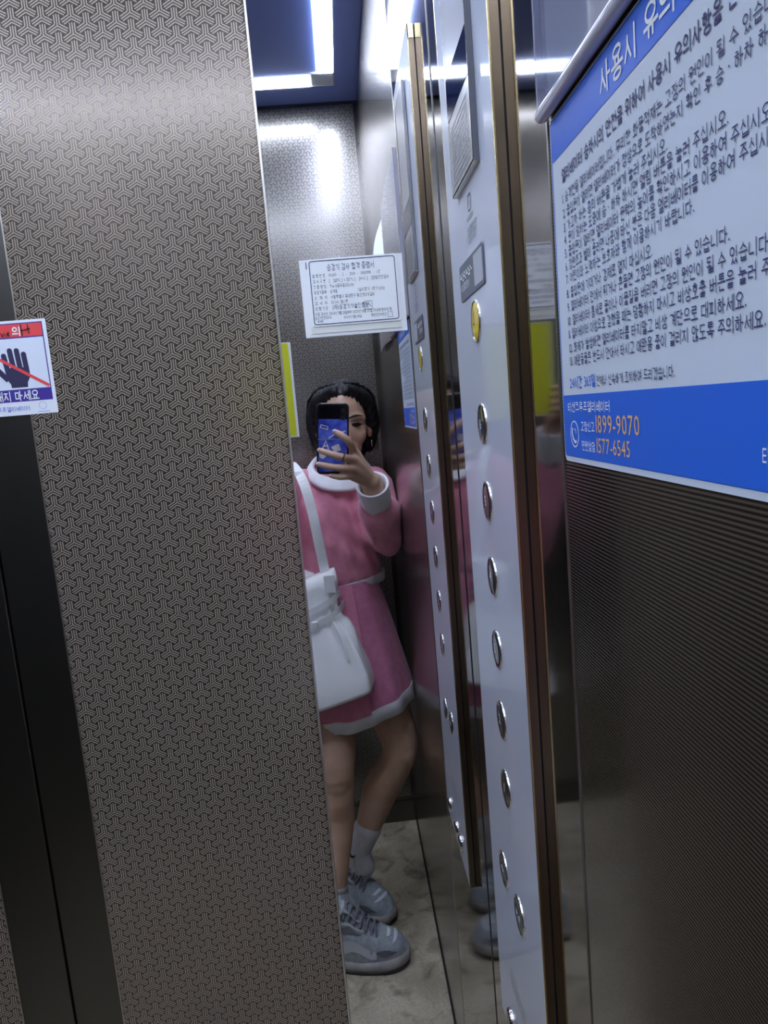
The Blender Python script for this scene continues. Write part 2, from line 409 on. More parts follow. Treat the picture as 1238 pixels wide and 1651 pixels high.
# ================================================================== SETTING
# ---- floor of large stone-look tiles
def floor_material():
    n, l, b = nodes(M_floor)
    tc = n.new('ShaderNodeTexCoord'); geo = n.new('ShaderNodeNewGeometry')
    def nz(sc, det, dist=0):
        t = n.new('ShaderNodeTexNoise'); t.inputs['Scale'].default_value = sc; t.inputs['Detail'].default_value = det
        t.inputs['Distortion'].default_value = dist; l.new(geo.outputs['Position'], t.inputs[0]); return t
    a = nz(5, 6, .6); r = n.new('ShaderNodeValToRGB')
    e = r.color_ramp.elements; e[0].position = .30; e[0].color = (.30, .245, .16, 1); e[1].position = .68; e[1].color = (.62, .55, .42, 1)
    l.new(a.outputs['Fac'], r.inputs[0])
    s = nz(17, 8, .8); r2 = n.new('ShaderNodeValToRGB'); e = r2.color_ramp.elements
    e[0].position = .30; e[0].color = (.30, .27, .22, 1); e[1].position = .50; e[1].color = (1, 1, 1, 1)
    l.new(s.outputs['Fac'], r2.inputs[0])
    mx = n.new('ShaderNodeMixRGB'); mx.blend_type = 'MULTIPLY'; mx.inputs[0].default_value = .75
    l.new(r.outputs[0], mx.inputs[1]); l.new(r2.outputs[0], mx.inputs[2])
    g = nz(160, 2); mx2 = n.new('ShaderNodeMixRGB'); mx2.blend_type = 'OVERLAY'; mx2.inputs[0].default_value = .35
    l.new(mx.outputs[0], mx2.inputs[1]); l.new(g.outputs['Fac'], mx2.inputs[2]); l.new(mx2.outputs[0], b.inputs['Base Color'])
    bp = n.new('ShaderNodeBump'); bp.inputs['Strength'].default_value = .25; bp.inputs['Distance'].default_value = .002
    l.new(s.outputs['Fac'], bp.inputs['Height']); l.new(bp.outputs[0], b.inputs['Normal'])
floor_material()
floor = struct(box('floor', (WL-.02, YB-.02, -.03), (WR+.02, .06, -.004), M_dark))
xs = [WL, WL+.36, WL+.72, WR]; ys = [YB, -1.33, -.955, -.50, 0.0]
for i in range(3):
    for j in range(4):
        box('tile', (xs[i]+.0007, ys[j]+.0007, -.0039), (xs[i+1]-.0007, ys[j+1]-.0007, 0), M_floor, floor, .0008, 1)
box('door_sill', (XC-.40, .001, -.0039), (XC+.40, .058, .002), M_edge, floor)

# ---- ceiling
ceiling = struct(box('ceiling', (WL-.02, YB-.02, HC), (WR+.02, .06, HC+.02), M_ceil))

# ---- right wall: polished strip, light vertical seam, fine-lined panel
wall_right = struct(box('wall_right', (WR+.002, YB-.02, -.02), (WR+.03, .06, HC), M_dark))
YS = -.409
def rib_material():
    m = mat('lined_bronze_steel', (.28, .265, .25), .2, 1); n, l, b = nodes(m)
    geo = n.new('ShaderNodeNewGeometry'); sep = n.new('ShaderNodeSeparateXYZ'); l.new(geo.outputs['Position'], sep.inputs[0])
    mu = n.new('ShaderNodeMath'); mu.operation = 'MULTIPLY'; mu.inputs[1].default_value = 2*PI/.0021; l.new(sep.outputs[2], mu.inputs[0])
    si = n.new('ShaderNodeMath'); si.operation = 'SINE'; l.new(mu.outputs[0], si.inputs[0])
    r = n.new('ShaderNodeValToRGB'); e = r.color_ramp.elements
    e[0].position = .25; e[0].color = (.12, .11, .10, 1); e[1].position = .75; e[1].color = (.52, .48, .44, 1)
    q = n.new('ShaderNodeMapRange'); q.inputs['From Min'].default_value = -1; l.new(si.outputs[0], q.inputs[0])
    l.new(q.outputs[0], r.inputs[0]); l.new(r.outputs[0], b.inputs['Base Color'])
    q2 = n.new('ShaderNodeMapRange'); q2.inputs['To Min'].default_value = .10; q2.inputs['To Max'].default_value = .26
    l.new(q.outputs[0], q2.inputs[0]); l.new(q2.outputs[0], b.inputs['Roughness'])
    return m
M_rib = rib_material()
box('polished_strip', (WR, YS, 0.0), (WR+.002, 0, HC), M_side, wall_right)
box('lined_panel', (WR+.0004, YB, 0.0), (WR+.002, YS-.0016, HC), M_rib, wall_right)
box('seam_strip', (WR-.0006, YS-.0016, 0.0), (WR+.002, YS, HC), mat('seam', (.42, .40, .38), .3, 1), wall_right, .0004, 1)
box('floor_joint', (WR-.003, YB, 0.0), (WR, -.002, .004), M_dark, wall_right)

# ---- back wall with the same etched weave
wall_back = struct(box('wall_back', (WL-.02, YB-.03, -.02), (WR+.03, YB, HC), M_backbase))
weave('etched_weave', (WR-.012, YB, .09), (-1, 0, 0), (0, 0, 1), WR-WL-.024, HC-.10, M_backetch, wall_back)
box('kick_plate', (WL, YB, 0.0), (WR, YB+.003, .075), M_doorplain, wall_back)
# ---- left wall
wall_left = struct(box('wall_left', (WL-.03, YB-.02, -.02), (WL, .06, HC), M_side))

# ---- front wall: mirror-finish return panels and transom
TOP = 2.10
wall_front = struct(box('wall_front', (XJ+.0022, 0, 0), (WR+.03, .028, HC), M_mirror))
box('panel_edge', (XJ-.0004, -.0004, 0), (XJ+.0022, .028, TOP), M_edge, wall_front, .0006, 2)
box('corner_joint', (WR-.0009, -.0009, 0), (WR+.0005, .0002, HC), M_doorplain, wall_front)
wl2 = struct(box('wall_front_far', (WL, 0, 0), (2*XC-XJ, .028, HC), M_mirror))
tr = struct(box('trim_1', (2*XC-XJ, .001, TOP), (XJ, .028, HC), M_doorplain))

# ---- doors: two centre-opening leaves
# U x V must face -y (into the car): U = -x would face +y, so the weave is drawn with U = +x below
def weave_front(name, x0, x1, z0, z1, y, m, parent, ph): 
    return weave(name, (x0, y, z0), (1, 0, 0), (0, 0, 1), x1-x0, z1-z0, m, parent, phase=ph)
def door(name, xa, xb, px0, px1, ph):
    d = struct(box(name, (xa, DY, .006), (xb, DY+.03, TOP+.04), M_doorplain, bev=.0015))
    box('etched_panel', (px0, DY-.0004, .012), (px1, DY+.001, TOP+.03), M_doorbase, d)
    bx = px0 if xa > XC-.001 else px1
    box('panel_border', (bx-.0008, DY-.001, .012), (bx+.0008, DY, TOP+.03), mat('border_line', (.50, .46, .41), .35, 1), d)
    weave_front('etched_weave', px0, px1, .02, TOP, DY-.0004, M_etch, d, ph)
    return d
door_1 = door('door_1', XC+.0012, XJ+.02, XC+.0625, XJ+.016, (-.0045, .0035))
door_2 = door('door_2', 2*XC-XJ-.02, XC-.0012, 2*XC-XJ-.016, XC-.0658, (0, 0))

# ================================================================== CEILING LIGHT
FX1, FY0, FY1 = .066, -1.292, -.14
FX0 = 2*XC-FX1
sw = .046; zb = HC-.012
cl = empty('ceiling_light', (XC, (FY0+FY1)/2, HC), 'rectangular ceiling light of four bright white strips, seen in the mirror', 'ceiling light')
box('centre_panel', (FX0+sw, FY0+sw, HC-.006), (FX1-sw, FY1-sw, HC), mat('centre_blue', (.20, .27, .62), .25), cl)
for (xa, xb, ya, yb) in ((FX0+sw*1.5, FX1-sw*1.35, FY0, FY0+sw), (FX0+sw*1.5, FX1-sw*1.35, FY1-sw, FY1), (FX1-sw*.85, FX1, FY0+sw*1.5, FY1-sw*1.5), (FX0, FX0+sw*.85, FY0+sw*1.5, FY1-sw*1.5)):
    box('light_strip', (xa, ya+.002, zb), (xb, yb-.002, HC-.0005), M_led, cl, .002, 1)
for xa, xb in ((FX1-sw*1.35, FX1), (FX0, FX0+sw*1.35)):
    for ya, yb in ((FY0, FY0+sw*1.5), (FY1-sw*1.5, FY1)):
        box('corner_diffuser', (xa, ya, zb+.001), (xb, yb, HC-.0005), M_ledcap, cl, .002, 1)
def rim(lo, hi): return box('rim', lo, hi, M_frame, cl)
t_ = .0022
rim((FX0-t_, FY0-t_, zb-.001), (FX1+t_, FY0, HC)); rim((FX0-t_, FY1, zb-.001), (FX1+t_, FY1+t_, HC))
rim((FX0-t_, FY0, zb-.001), (FX0, FY1, HC)); rim((FX1, FY0, zb-.001), (FX1+t_, FY1, HC))

# ================================================================== CONTROL PANEL (right wall)
XP = .124
PY0, PY1 = -.3175, -.1045      # near / far edge
PZ0, PZ1 = H-.695, H+.462
cp = empty('control_panel', (WR, (PY0+PY1)/2, PZ0), 'tall silver lift control panel with round buttons and gold edge on right wall', 'control panel')
box('backing_box', (XP+.0015, PY0+.0006, PZ0+.0006), (WR-.0008, PY1-.0006, PZ1-.0006), M_bronze, cp)
box('wall_gasket', (WR-.0008, PY0+.0010, PZ0+.001), (WR, PY1-.001, PZ1-.001), M_dark, cp)
bm = bmesh.new(); abox(bm, (XP, PY0+.0004, PZ0+.0004), (XP+.0015, PY1-.0004, PZ1-.0004)); bmo('face_plate', bm, M_plate, cp)
for lo, hi in (((XP-.0002, PY0-.0004, PZ0), (XP+.0016, PY0+.0010, PZ1)), ((XP-.0002, PY1-.0010, PZ0), (XP+.0016, PY1+.0004, PZ1)),
               ((XP-.0002, PY0, PZ0-.0004), (XP+.0016, PY1, PZ0+.0010)), ((XP-.0002, PY0, PZ1-.0010), (XP+.0016, PY1, PZ1+.0004))):
    box('gold_edge', lo, hi, M_gold, cp, .0003, 1)
box('top_cap', (XP, PY0, PZ1-.016), (WR-.001, PY0+.0005, PZ1), M_gold, cp); box('top_cap', (XP, PY1-.0005, PZ1-.016), (WR-.001, PY1+.0004, PZ1), M_gold, cp)
# plane on the face, read from inside the car: U towards the camera (-y), V up, N = -x
FP = Plane((XP, 0, H), (0, -1, 0), (0, 0, 1))
assert FP.N.x < 0
# display unit
du0, du1, dv0, dv1 = .166, .2655, .183, .425
disp = FP.rect('display', du0, dv0, du1, dv1, M_dispplate, cp, .0004, .004)
FP.frame('display_rim', du0-.0012, dv0-.0012, du1+.0012, dv1+.0012, .0024, mat('brass_rim', (.62, .56, .38), .25, 1), disp, .0048)
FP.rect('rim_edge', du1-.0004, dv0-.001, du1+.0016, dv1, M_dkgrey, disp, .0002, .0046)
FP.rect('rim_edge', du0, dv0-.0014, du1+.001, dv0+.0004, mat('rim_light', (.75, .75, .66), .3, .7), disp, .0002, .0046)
FP.rect('display_window', du0+.001, .2455, du1-.001, .2795, M_display, disp, .0044, .0004)
hol = bmesh.new()
for i in range(17):
    for j in range(11):
        u = du0+.012+i*.0046; v = .189+j*.0046
        q = [hol.verts.new(FP.p(uu, vv, .00455)) for uu, vv in circ(u, v, .0013, 6)]; hol.faces.new(q)
g_ = bmo('speaker_holes', hol, M_dkgrey, disp); g_['kind'] = 'stuff'
# warning pictogram and small print
FP.frame('pictogram', .2085, .158, .2225, .172, .0014, M_dkgrey, cp, .0003, .004)
FP.line('pictogram_mark', [(.2130, .163), (.2155, .168), (.2180, .163)], .0012, M_grey, cp)
for k, (s_, v_, u0_, u1_) in enumerate((('비상호출장치', .1520, .2005, .2285), ('비상시 호출버튼을 누르시면', .1435, .2010, .2400), ('외부와 통화가 가능합니다', .1385, .2010, .2400), ('허위 호출은 삼가 주십시오', .1335, .2010, .2370))):
    FP.text(s_, u0_, v_, .0048, M_dkgrey, cp, u1_-u0_)
FP.text('!', .1935, .1335, .011, M_dkgrey, cp)
# dark plate with raised dots
pl = FP.rect('braille_plate', .153, .0920, .2615, .1235, mat('plate_dark', (.12, .125, .165), .4, .2), cp, .0003, .0008, .003)
FP.rect('pale_patch', .2225, .0950, .2580, .1205, mat('patch_pale', (.42, .44, .50), .5), pl, .0012, .0002, .001)
FP.text('비상통화장치', .1585, .1010, .0075, M_white, pl, .040, d=.0013)
dots = [(0, 0), (0, 1), (1, 1), (2, 0), (2, 2), (3, 1), (4, 0), (4, 1), (5, 2), (6, 0), (6, 1), (7, 1), (8, 0), (8, 2), (9, 1), (9, 2), (10, 0), (11, 1)]
bmd = bmesh.new()
for i, j in dots: ellip(bmd, FP.p(.1600+i*.0047, .1150-j*.0026, .0012), (.0006, .0009, .0009), 8, 6)
bmo('braille_dots', bmd, M_white, pl)['kind'] = 'stuff'
# alarm button
def disc(name, u, v, r, prof, m, parent, seg=32):
    bm = bmesh.new(); rings = []
    for rr, dd in prof: rings.append([FP.p(u+rr*math.cos(2*PI*k/seg), v+rr*math.sin(2*PI*k/seg), dd) for k in range(seg)])
    loft(bm, rings, True, False, True); return bmo(name, bm, m, parent, True, origin=FP.p(u, v, 0))
RB = .0172
ringp = [(RB+.0010, 0), (RB+.0009, .0010), (RB+.0003, .0015), (RB-.0006, .0015), (RB-.0010, .0006)]
domep = [(RB-.0008, .0003), (RB-.0010, .0008), (RB-.0022, .0013), (RB*.6, .0016), (RB*.25, .0017)]
def button(u, v, m, txt=None, tm=None):
    b = disc('button', u, v, RB, domep, m, cp); r = disc('button_ring', u, v, RB, ringp, M_chrome, b)
    if txt: FP.text(txt, u-.003, v-.0045, .0125, tm or M_white, b, align='C', d=.0019, bold=.02, name='numeral')
    return b
ab = button(.2135, H*0+.0680, M_yellow)
bell = [(.2075, .066), (.2085, .0685), (.2088, .0735), (.2105, .0770), (.2122, .0735), (.2125, .0685), (.2135, .066)]
FP.line('bell_mark', bell+[bell[0]], .0009, M_black, ab, .0020)
FP.text('비상', .2055, .0585, .0050, M_white, ab, d=.0019)
bprev = None
for k, fl in enumerate('654321'):
    button(.2130, -.0200-.0687*k, M_btn, fl)
button(.1735, -.4730, M_btn); FP.text('◀▶', .1735, -.476, .0095, M_white, cp, align='C', d=.0020, name='door_mark')
button(.2370, -.4770, M_btn); FP.text('▶◀', .2370, -.480, .0095, M_white, cp, align='C', d=.0020, name='door_mark')
# small print above the key switches, then the key switches
for k, s_ in enumerate(('승강기의 고장 및 이상 발생시', '비상호출 버튼을 눌러 주십시오', '관리실과 통화 후 안내에 따라')):
    FP.text(s_, .1720, -.5900-.0075*k, .0052, M_dkgrey, cp, .062)
for u in (.1610, .1990, .2690):
    kr = disc('key_switch', u, -.6590, .011, [(.0120, 0), (.0118, .003), (.0095, .0045), (.0040, .0048)], M_chrome, cp, 20)
    FP.rect('key_slot', u-.001, -.665, u+.001, -.653, M_dark, kr, .0049)

# ================================================================== NOTICE SIGN (right wall)
XS = WR-.0016
sg = empty('notice_sign', (WR, -.532, H-.040), 'blue and white lift safety notice plate with printed Korean rules on right wall', 'sign')
SP = Plane((XS, 0, H), (0, -1, 0), (0, 0, 1))
u0, u1, v0, v1 = .4195, .6460, -.0391, .1500
SP.rect('plate', u0, v0, u1, v1, M_signwhite, sg, -.0015, .0015, .004)
SP.rect('header_band', u0+.0012, .1275, u1-.0012, v1-.0012, M_blue, sg, .0001, .0001, .003)
SP.rect('footer_band', u0+.0012, v0+.0033, u1-.0012, -.0010, M_blue, sg, .0001, .0001, .0022)
SP.frame('border_line', u0+.0009, v0+.003, u1-.0009, v1-.0009, .0012, M_blue, sg, .0001, .003)
SP.text('사용시 유의사항', .4975, .1322, .0145, M_white, sg, .103, bold=.012, d=.0004)
SP.text('엘리베이터 승차시의 안전을 위하여 사용시 유의사항을 준수하여', .4376, .1131, .0078, M_navy, sg, .1935, bold=.012)
rules = (
 ('1. 승객전용 엘리베이터입니다. 무리한 화물적재는 고장의 원인이 될 수 있습니다.', .1022, .6365),
 ('2. 출입문이 열리면 엘리베이터가 정상으로 도착하였는지 확인 후 승 · 하차 하세요.', .0945, .6385),
 ('3. 가고자 하는 층의 버튼을 가볍게 눌러 주십시오.', .0872, .5619),
 ('4. 문이 닫히는 도중에 승 · 하차 하시면 열림 버튼을 눌러 주십시오.', .0805, .6048),
 ('5. 출입문이 열리면 엘리베이터 문턱의 높이를 확인하시고 이용하여 주십시오.', .0735, .6290),
 ('6. 정원초과 벨이 울리면 나중에 타신 분은 다음 엘리베이터를 이용하여 주십시오.', .0666, .6330),
 ('7. 어린이와 노약자는 보호자와 함께 이용하시기 바랍니다.', .0598, .5815),
 ('8. 출입문에 기대거나 강제로 열지 마십시오.', .0520, .5466),
 ('9. 엘리베이터 안에서 뛰거나 흔들면 고장의 원인이 될 수 있습니다.', .0448, .6044),
 ('10. 엘리베이터 틈새로 물이나 이물질을 버리면 고장의 원인이 될 수 있습니다.', .0373, .6270),
 ('11. 엘리베이터 이상으로 갇혔을 때는 당황하지 마시고 비상호출 버튼을 눌러 주세요.', .0302, .6390),
 ('12. 화재가 발생하면 엘리베이터를 타지말고 비상 계단으로 대피하세요.', .0226, .6136),
 ('13. 애완동물은 반드시 안아서 타시고 애완용 줄이 걸리지 않도록 주의하세요.', .0154, .6240))
for s_, v_, e_ in rules: SP.text(s_, .4368, v_, .0062, M_navy, sg, e_-.4368)
SP.text('24시간 365일', .4347, .0030, .0072, M_blue, sg, .0405, bold=.012)
SP.text('언제나 신속하게 조치하여 드리겠습니다.', .4775, .0030, .0058, M_navy, sg, .0860)
SP.text('티센크루프엘리베이터', .4300, -.0100, .0062, M_white, sg, .0640, d=.0004)
SP.text('고장신고', .4505, -.0205, .0058, M_white, sg, .0213, d=.0004)
SP.text('1899-9070', .4740, -.0212, .0125, M_orange, sg, .0545, bold=.015, d=.0004)
SP.text('민원상담', .4511, -.0310, .0058, M_white, sg, .0204, d=.0004)
SP.text('1577-6545', .4742, -.0316, .0105, M_orange, sg, .0430, bold=.01, d=.0004)
SP.text('티센크루프', .6218, -.0272, .0075, M_white, sg, .0215, d=.0004)
ci = circ(.4397, -.0229, .0068, 28, .0072)
SP.line('phone_icon', ci+[ci[0]], .0007, M_white, sg, .0005)
SP.line('phone_icon', [(.4365, -.0195), (.4355, -.0220), (.4370, -.0255), (.4400, -.0275), (.4425, -.0268)], .0016, M_white, sg, .0005)
SP.line('phone_icon', [(.4395, -.0200), (.4415, -.0205), (.4422, -.0225)], .0006, M_white, sg, .0005)

# ---- acrylic document holder above the sign
hd = empty('document_holder', (WR, -.59, H+.154), 'clear acrylic document holder with pale sheet above the blue notice', 'document holder')
hy0, hy1, hz0, hz1 = -.768, -.4145, H+.154, H+.427
box('inner_sheet', (WR-.0030, hy0+.006, hz0+.006), (WR-.0022, hy1-.014, hz1-.002), mat('holder_sheet', (.62, .65, .78), .5), hd)
box('back_sheet', (WR-.0014, hy0, hz0), (WR-.0002, hy1, hz1), mat('holder_back', (.60, .62, .76), .25), hd)
box('front_pane', (WR-.0070, hy0, hz0+.002), (WR-.0055, hy1, hz1), M_acryl, hd, .0004, 1)
bm = bmesh.new(); tube(bm, [(WR-.0048, hy0, hz0+.001), (WR-.0048, hy1-.002, hz0+.001)], .0040, 14); bmo('bottom_rail', bm, M_acedge, hd, True)
box('side_rail', (WR-.0066, hy1-.0022, hz0+.003), (WR-.0008, hy1, hz1), M_acedge, hd, .0008, 2)
# ---- white paper notice beyond the holder (seen only in the mirror)
bm = bmesh.new(); n_ = 14
rg = []
for i in range(n_+1):
    t = i/n_; y = -.775-.365*t; x = WR-.003-.010*math.sin(t*PI)*.6-.004*t
    rg.append([(x, y, H+.152), (x, y, H+.410-.012*t), (x+.0006, y, H+.410-.012*t), (x+.0006, y, H+.152)])
loft(bm, rg, True, True, True)
tag(bmo('paper_notice', bm, M_paper, None, True), 'slightly curled white paper notice beside the acrylic holder, seen in the mirror', 'notice')

# ================================================================== CERTIFICATE on the mirror
ce = empty('certificate', (.0275, -.002, H+.087), 'white framed lift inspection certificate stuck on the mirror panel', 'certificate')
C0 = PF(493.8, 545); C1 = PF(656.7, 532); C2 = PF(481.5, 421)
cx0 = (C0.x+C2.x)/2; cz0 = H+.0872; cw = C1.x-cx0; ch = C2.z-cz0
CP = Plane((cx0, -.0002, cz0), (1, 0, 0), (0, 0, 1))
assert CP.N.y < 0
def cu(u): return u*cw
def cv(v): return ch*(1-v)
CP.rect('backing', 0, 0, cw, ch, M_paper, ce, 0, .0022, .0004)
CP.rect('ledge', cu(.06), cv(.955), cu(.945), cv(.87), mat('ledge_cream', (.76, .77, .72), .5), ce, .0022, .0006)
CP.rect('card', cu(.075), cv(.865), cu(.945), cv(.0), mat('card_white', (.86, .89, .93), .4), ce, .0023, .0012, .003)
CP.rect('left_slot', cu(.062), cv(.12), cu(.070), cv(.03), M_navy, ce, .0024)
CP.frame('card_border', cu(.092), cv(.845), cu(.927), cv(.022), .0009, M_navy, ce, .0037, .003)
def ct(s_, ua, v_, h_, ub=None, m=M_dkgrey): CP.text(s_, cu(ua), cv(v_), h_, m, ce, None if ub is None else cu(ub)-cu(ua), d=.0037)
ct('승강기 검사 합격 증명서', .265, .155, .0082, .720, M_navy)
for s_, v_ in (('발 행 번 호', .235), ('검 사 구 분', .305), ('건 물 명 칭', .375), ('승강기종류', .445), ('소  재  지', .515), ('검  사  자', .585), ('대 행 기 관', .655)): ct(s_, .118, v_, .0043, .240)
ct('제 6071   -   2   -   2024   -   13005998   -   1 호', .275, .235, .0043, .775)
ct('[   ]설치, [ v ]정기, [   ]수시, [   ]정밀안전검사', .275, .305, .0043, .855)
ct('The 1(용두동232-14)', .275, .375, .0043, .510)
ct('승객용', .275, .445, .0043, .345); ct('(설치호기 : 1호기 (1-1))', .545, .445, .0043, .805)
ct('서울특별시 동대문구 왕산로13가길13', .275, .515, .0043, .700)
ct('이○수, 양○훈', .275, .585, .0043, .440)
ct('(재)승강기기술진흥원', .285, .655, .0060, .635, M_navy)
ct('다음 검사는 2024년 11월 21일부터 2025년 01월 27일 이내에 받아야 함', .112, .725, .0042, .860)
ct('승강기번호0075-', .105, .775, .0040, .270); ct('848', .13, .818, .0040, .180)
ct('2024년 11월 28일', .385, .785, .0036, .560); ct('행정안전부장관', .655, .785, .0038, .805)
CP.frame('seal', cu(.595), cv(.690), cu(.675), cv(.580), .0007, M_grey, ce, .0038); CP.line('seal_mark', [(cu(.61), cv(.66)), (cu(.64), cv(.61)), (cu(.66), cv(.66))], .0012, M_grey, ce, .0038)
CP.frame('seal', cu(.815), cv(.815), cu(.865), cv(.740), .0006, M_grey, ce, .0038)

# ---- yellow A5 card held upright beside the phone (its face shows in the mirror, cut off by the panel edge)
YA = PM(468, 551.5, 1.690); YB_ = PM(482.5, 704, 1.690)
yx1 = (YA.x+YB_.x)/2; yz0, yz1 = YB_.z, YA.z; yx0 = yx1-.146
yc = empty('yellow_card', ((yx0+yx1)/2, YA.y, yz0), 'upright bright yellow card with white border, at the mirror panel edge beside the face', 'card')
box('card_sheet', (yx0, YA.y-.0015, yz0), (yx1, YA.y, yz1), M_paper, yc)
box('yellow_field', (yx0+.004, YA.y-.0002, yz0+.003), (yx1-.0055, YA.y+.0004, yz1-.002), M_lime, yc)

# ================================================================== DOOR STICKER
sk = empty('door_sticker', (-.375, DY-.001, H+.0292), 'square white do-not-lean sticker with struck-out hand on the lift door', 'sticker')
KP = Plane((-.3745, DY-.0008, H), (1, 0, 0), (0, 0, 1))
KP.rect('sheet', -.0452, .0292, .0452, .1372, mat('sticker_white', (.82, .85, .93), .45), sk, 0, .0003, .0008)
KP.rect('frame_field', -.0415, .0448, .0412, .1342, M_purple, sk, .0004)
KP.rect('red_header', -.0402, .1185, .0400, .1330, M_red, sk, .0005)
KP.rect('picture_field', -.0402, .0590, .0400, .1170, mat('sticker_pale', (.74, .80, .93), .45), sk, .0005)
KP.text('주', -.0260, .1205, .0115, M_white, sk, d=.0006, bold=.03); KP.text('의', .0060, .1205, .0115, M_white, sk, d=.0006, bold=.03)
KP.text('기대지 마세요', -.0330, .0470, .0125, M_white, sk, .0590, d=.0006, bold=.015)
KP.text('티센크루프엘리베이터', -.0400, .0345, .0065, M_blue, sk, .0530, d=.0004)
bm = bmesh.new()
def bar(a, b, wd):
    a = Vector((a[0], a[1])); b = Vector((b[0], b[1])); t = (b-a).normalized(); n_ = Vector((-t.y, t.x))
    pts = [a+n_*wd/2, a-n_*wd/2]; 
    for k in range(0, 9):
        an = PI*k/8; pts.append(b - n_*wd/2*math.cos(an) + t*wd/2*math.sin(an))
    bm.faces.new([bm.verts.new(KP.p(p.x, p.y, .0006+3e-5*(1+len(bm.faces)))) for p in pts])
for a, b in (((.0165, .078), (.0152, .0985)), ((.0095, .078), (.0078, .1030)), ((.0022, .078), (.0000, .1035)), ((-.0050, .078), (-.0075, .0980))): bar(a, b, .0060)
bar((-.0060, .0700), (-.0185, .0850), .0062)
bm.faces.new([bm.verts.new(KP.p(u, v, .0006)) for u, v in ((-.0080, .084), (-.0075, .071), (-.004, .0655), (-.0035, .0610), (.0150, .0610), (.0155, .0665), (.0195, .073), (.0192, .084))])
bmo('hand_symbol', bm, mat('hand_navy', (.035, .03, .09), .5), sk)
KP.line('strike_bar', [(-.0400, .1120), (.0395, .0610)], .0034, M_red, sk, .0008)
KP.line('pen_mark', [(.0330, .0960), (.0335, .0915), (.0318, .0870)], .0012, M_navy, sk)
for pts in ([(.0170, .1325), (.0172, .1190)], [(.0245, .1320), (.0252, .1210)], [(.0160, .1250), (.0270, .1268)],
            [(-.0050, .1195), (-.0030, .1240), (-.0012, .1200)], [(-.0095, .1290), (-.0090, .1200), (-.0080, .1235), (-.0062, .1235), (-.0055, .1200)], [(.0000, .1215), (.0028, .1225), (.0022, .1245), (.0002, .1235), (.0008, .1205), (.0030, .1205)]):
    KP.line('pen_mark', pts, .0012, M_black, sk, .0009)
KP.frame('emblem', .0240, .0345, .0330, .0430, .0006, mat('emblem_blue', (.45, .52, .80), .5), sk, .0005, .004)
KP.line('emblem', [(.022, .0318), (.036, .0318)], .0009, mat('emblem_blue'), sk, .0005)
flush_text()
#PERSON#
# ================================================================== PERSON (stands behind the lens, seen in the mirror)
def skin_mat():
    m = mat('skin', (.50, .31, .215), .50, sss=.08)
    add_noise(m, (.52, .325, .23), (.61, .395, .285), 14, 3); return m
M_skin = skin_mat()
def cloth(name, c1, c2, bump=.35, sc=900):
    m = mat(name, c1, .85, sheen=.25); add_noise(m, c1, c2, 60, 4, bump=bump, bscale=sc, bdist=.0006); return m
M_pink = cloth('pink_fleece', (.68, .25, .355), (.74, .30, .40))
M_rose = cloth('rose_fleece', (.50, .16, .28), (.57, .20, .32))
M_trim = cloth('white_jersey', (.78, .78, .83), (.84, .84, .88), .3)
M_hair = mat('black_hair', (.010, .010, .013), .42, spec=.25); add_noise(M_hair, (.006, .006, .008), (.022, .021, .026), 30, 3, bump=.8, bscale=160, stretch=(1, 1, .25), bdist=.003)
M_sock = cloth('white_sock', (.66, .66, .70), (.74, .74, .78))
M_bag = mat('white_leather', (.86, .88, .90), .42, spec=.4); add_noise(M_bag, (.84, .86, .88), (.90, .91, .92), 12, 3, bump=.25, bscale=90)
M_shoe = mat('grey_mesh', (.36, .40, .44), .75); add_noise(M_shoe, (.32, .36, .40), (.43, .47, .51), 90, 3, bump=.4, bscale=700, bdist=.0006)
M_shoe2 = mat('pale_suede', (.58, .62, .66), .8); M_shoe3 = mat('dark_suede', (.17, .165, .19), .8)
M_midsole = mat('midsole', (.40, .385, .38), .6); add_noise(M_midsole, (.32, .305, .30), (.46, .44, .43), 25, 4)
M_outsole = mat('outsole', (.03, .03, .033), .6); M_reflect = mat('reflective_white', (.80, .83, .88), .35)

def displace(o, fn):                    # move each vertex along its normal, normals read once
    me = o.data; n = len(me.vertices); co = np.empty(n*3, np.float32); no = np.empty(n*3, np.float32)
    me.vertices.foreach_get('co', co); me.vertices.foreach_get('normal', no); co = co.reshape(-1, 3); no = no.reshape(-1, 3)
    p = o.location.copy(); q = o.parent
    while q is not None: p += q.location; q = q.parent
    f = np.array([fn(Vector(c)+p) for c in co], np.float32)
    co += no*f[:, None]; co[:, 0] = np.minimum(co[:, 0], WR-.0025-p.x)
    me.vertices.foreach_set('co', co.ravel()); me.update()
pe = empty('person', (-.03, -1.06, 0), 'person in pink sweatshirt and pink skirt holding up a phone, seen in the mirror', 'person')
V = Vector
head = V((.006, -1.150, H+.000))
bm = bmesh.new()
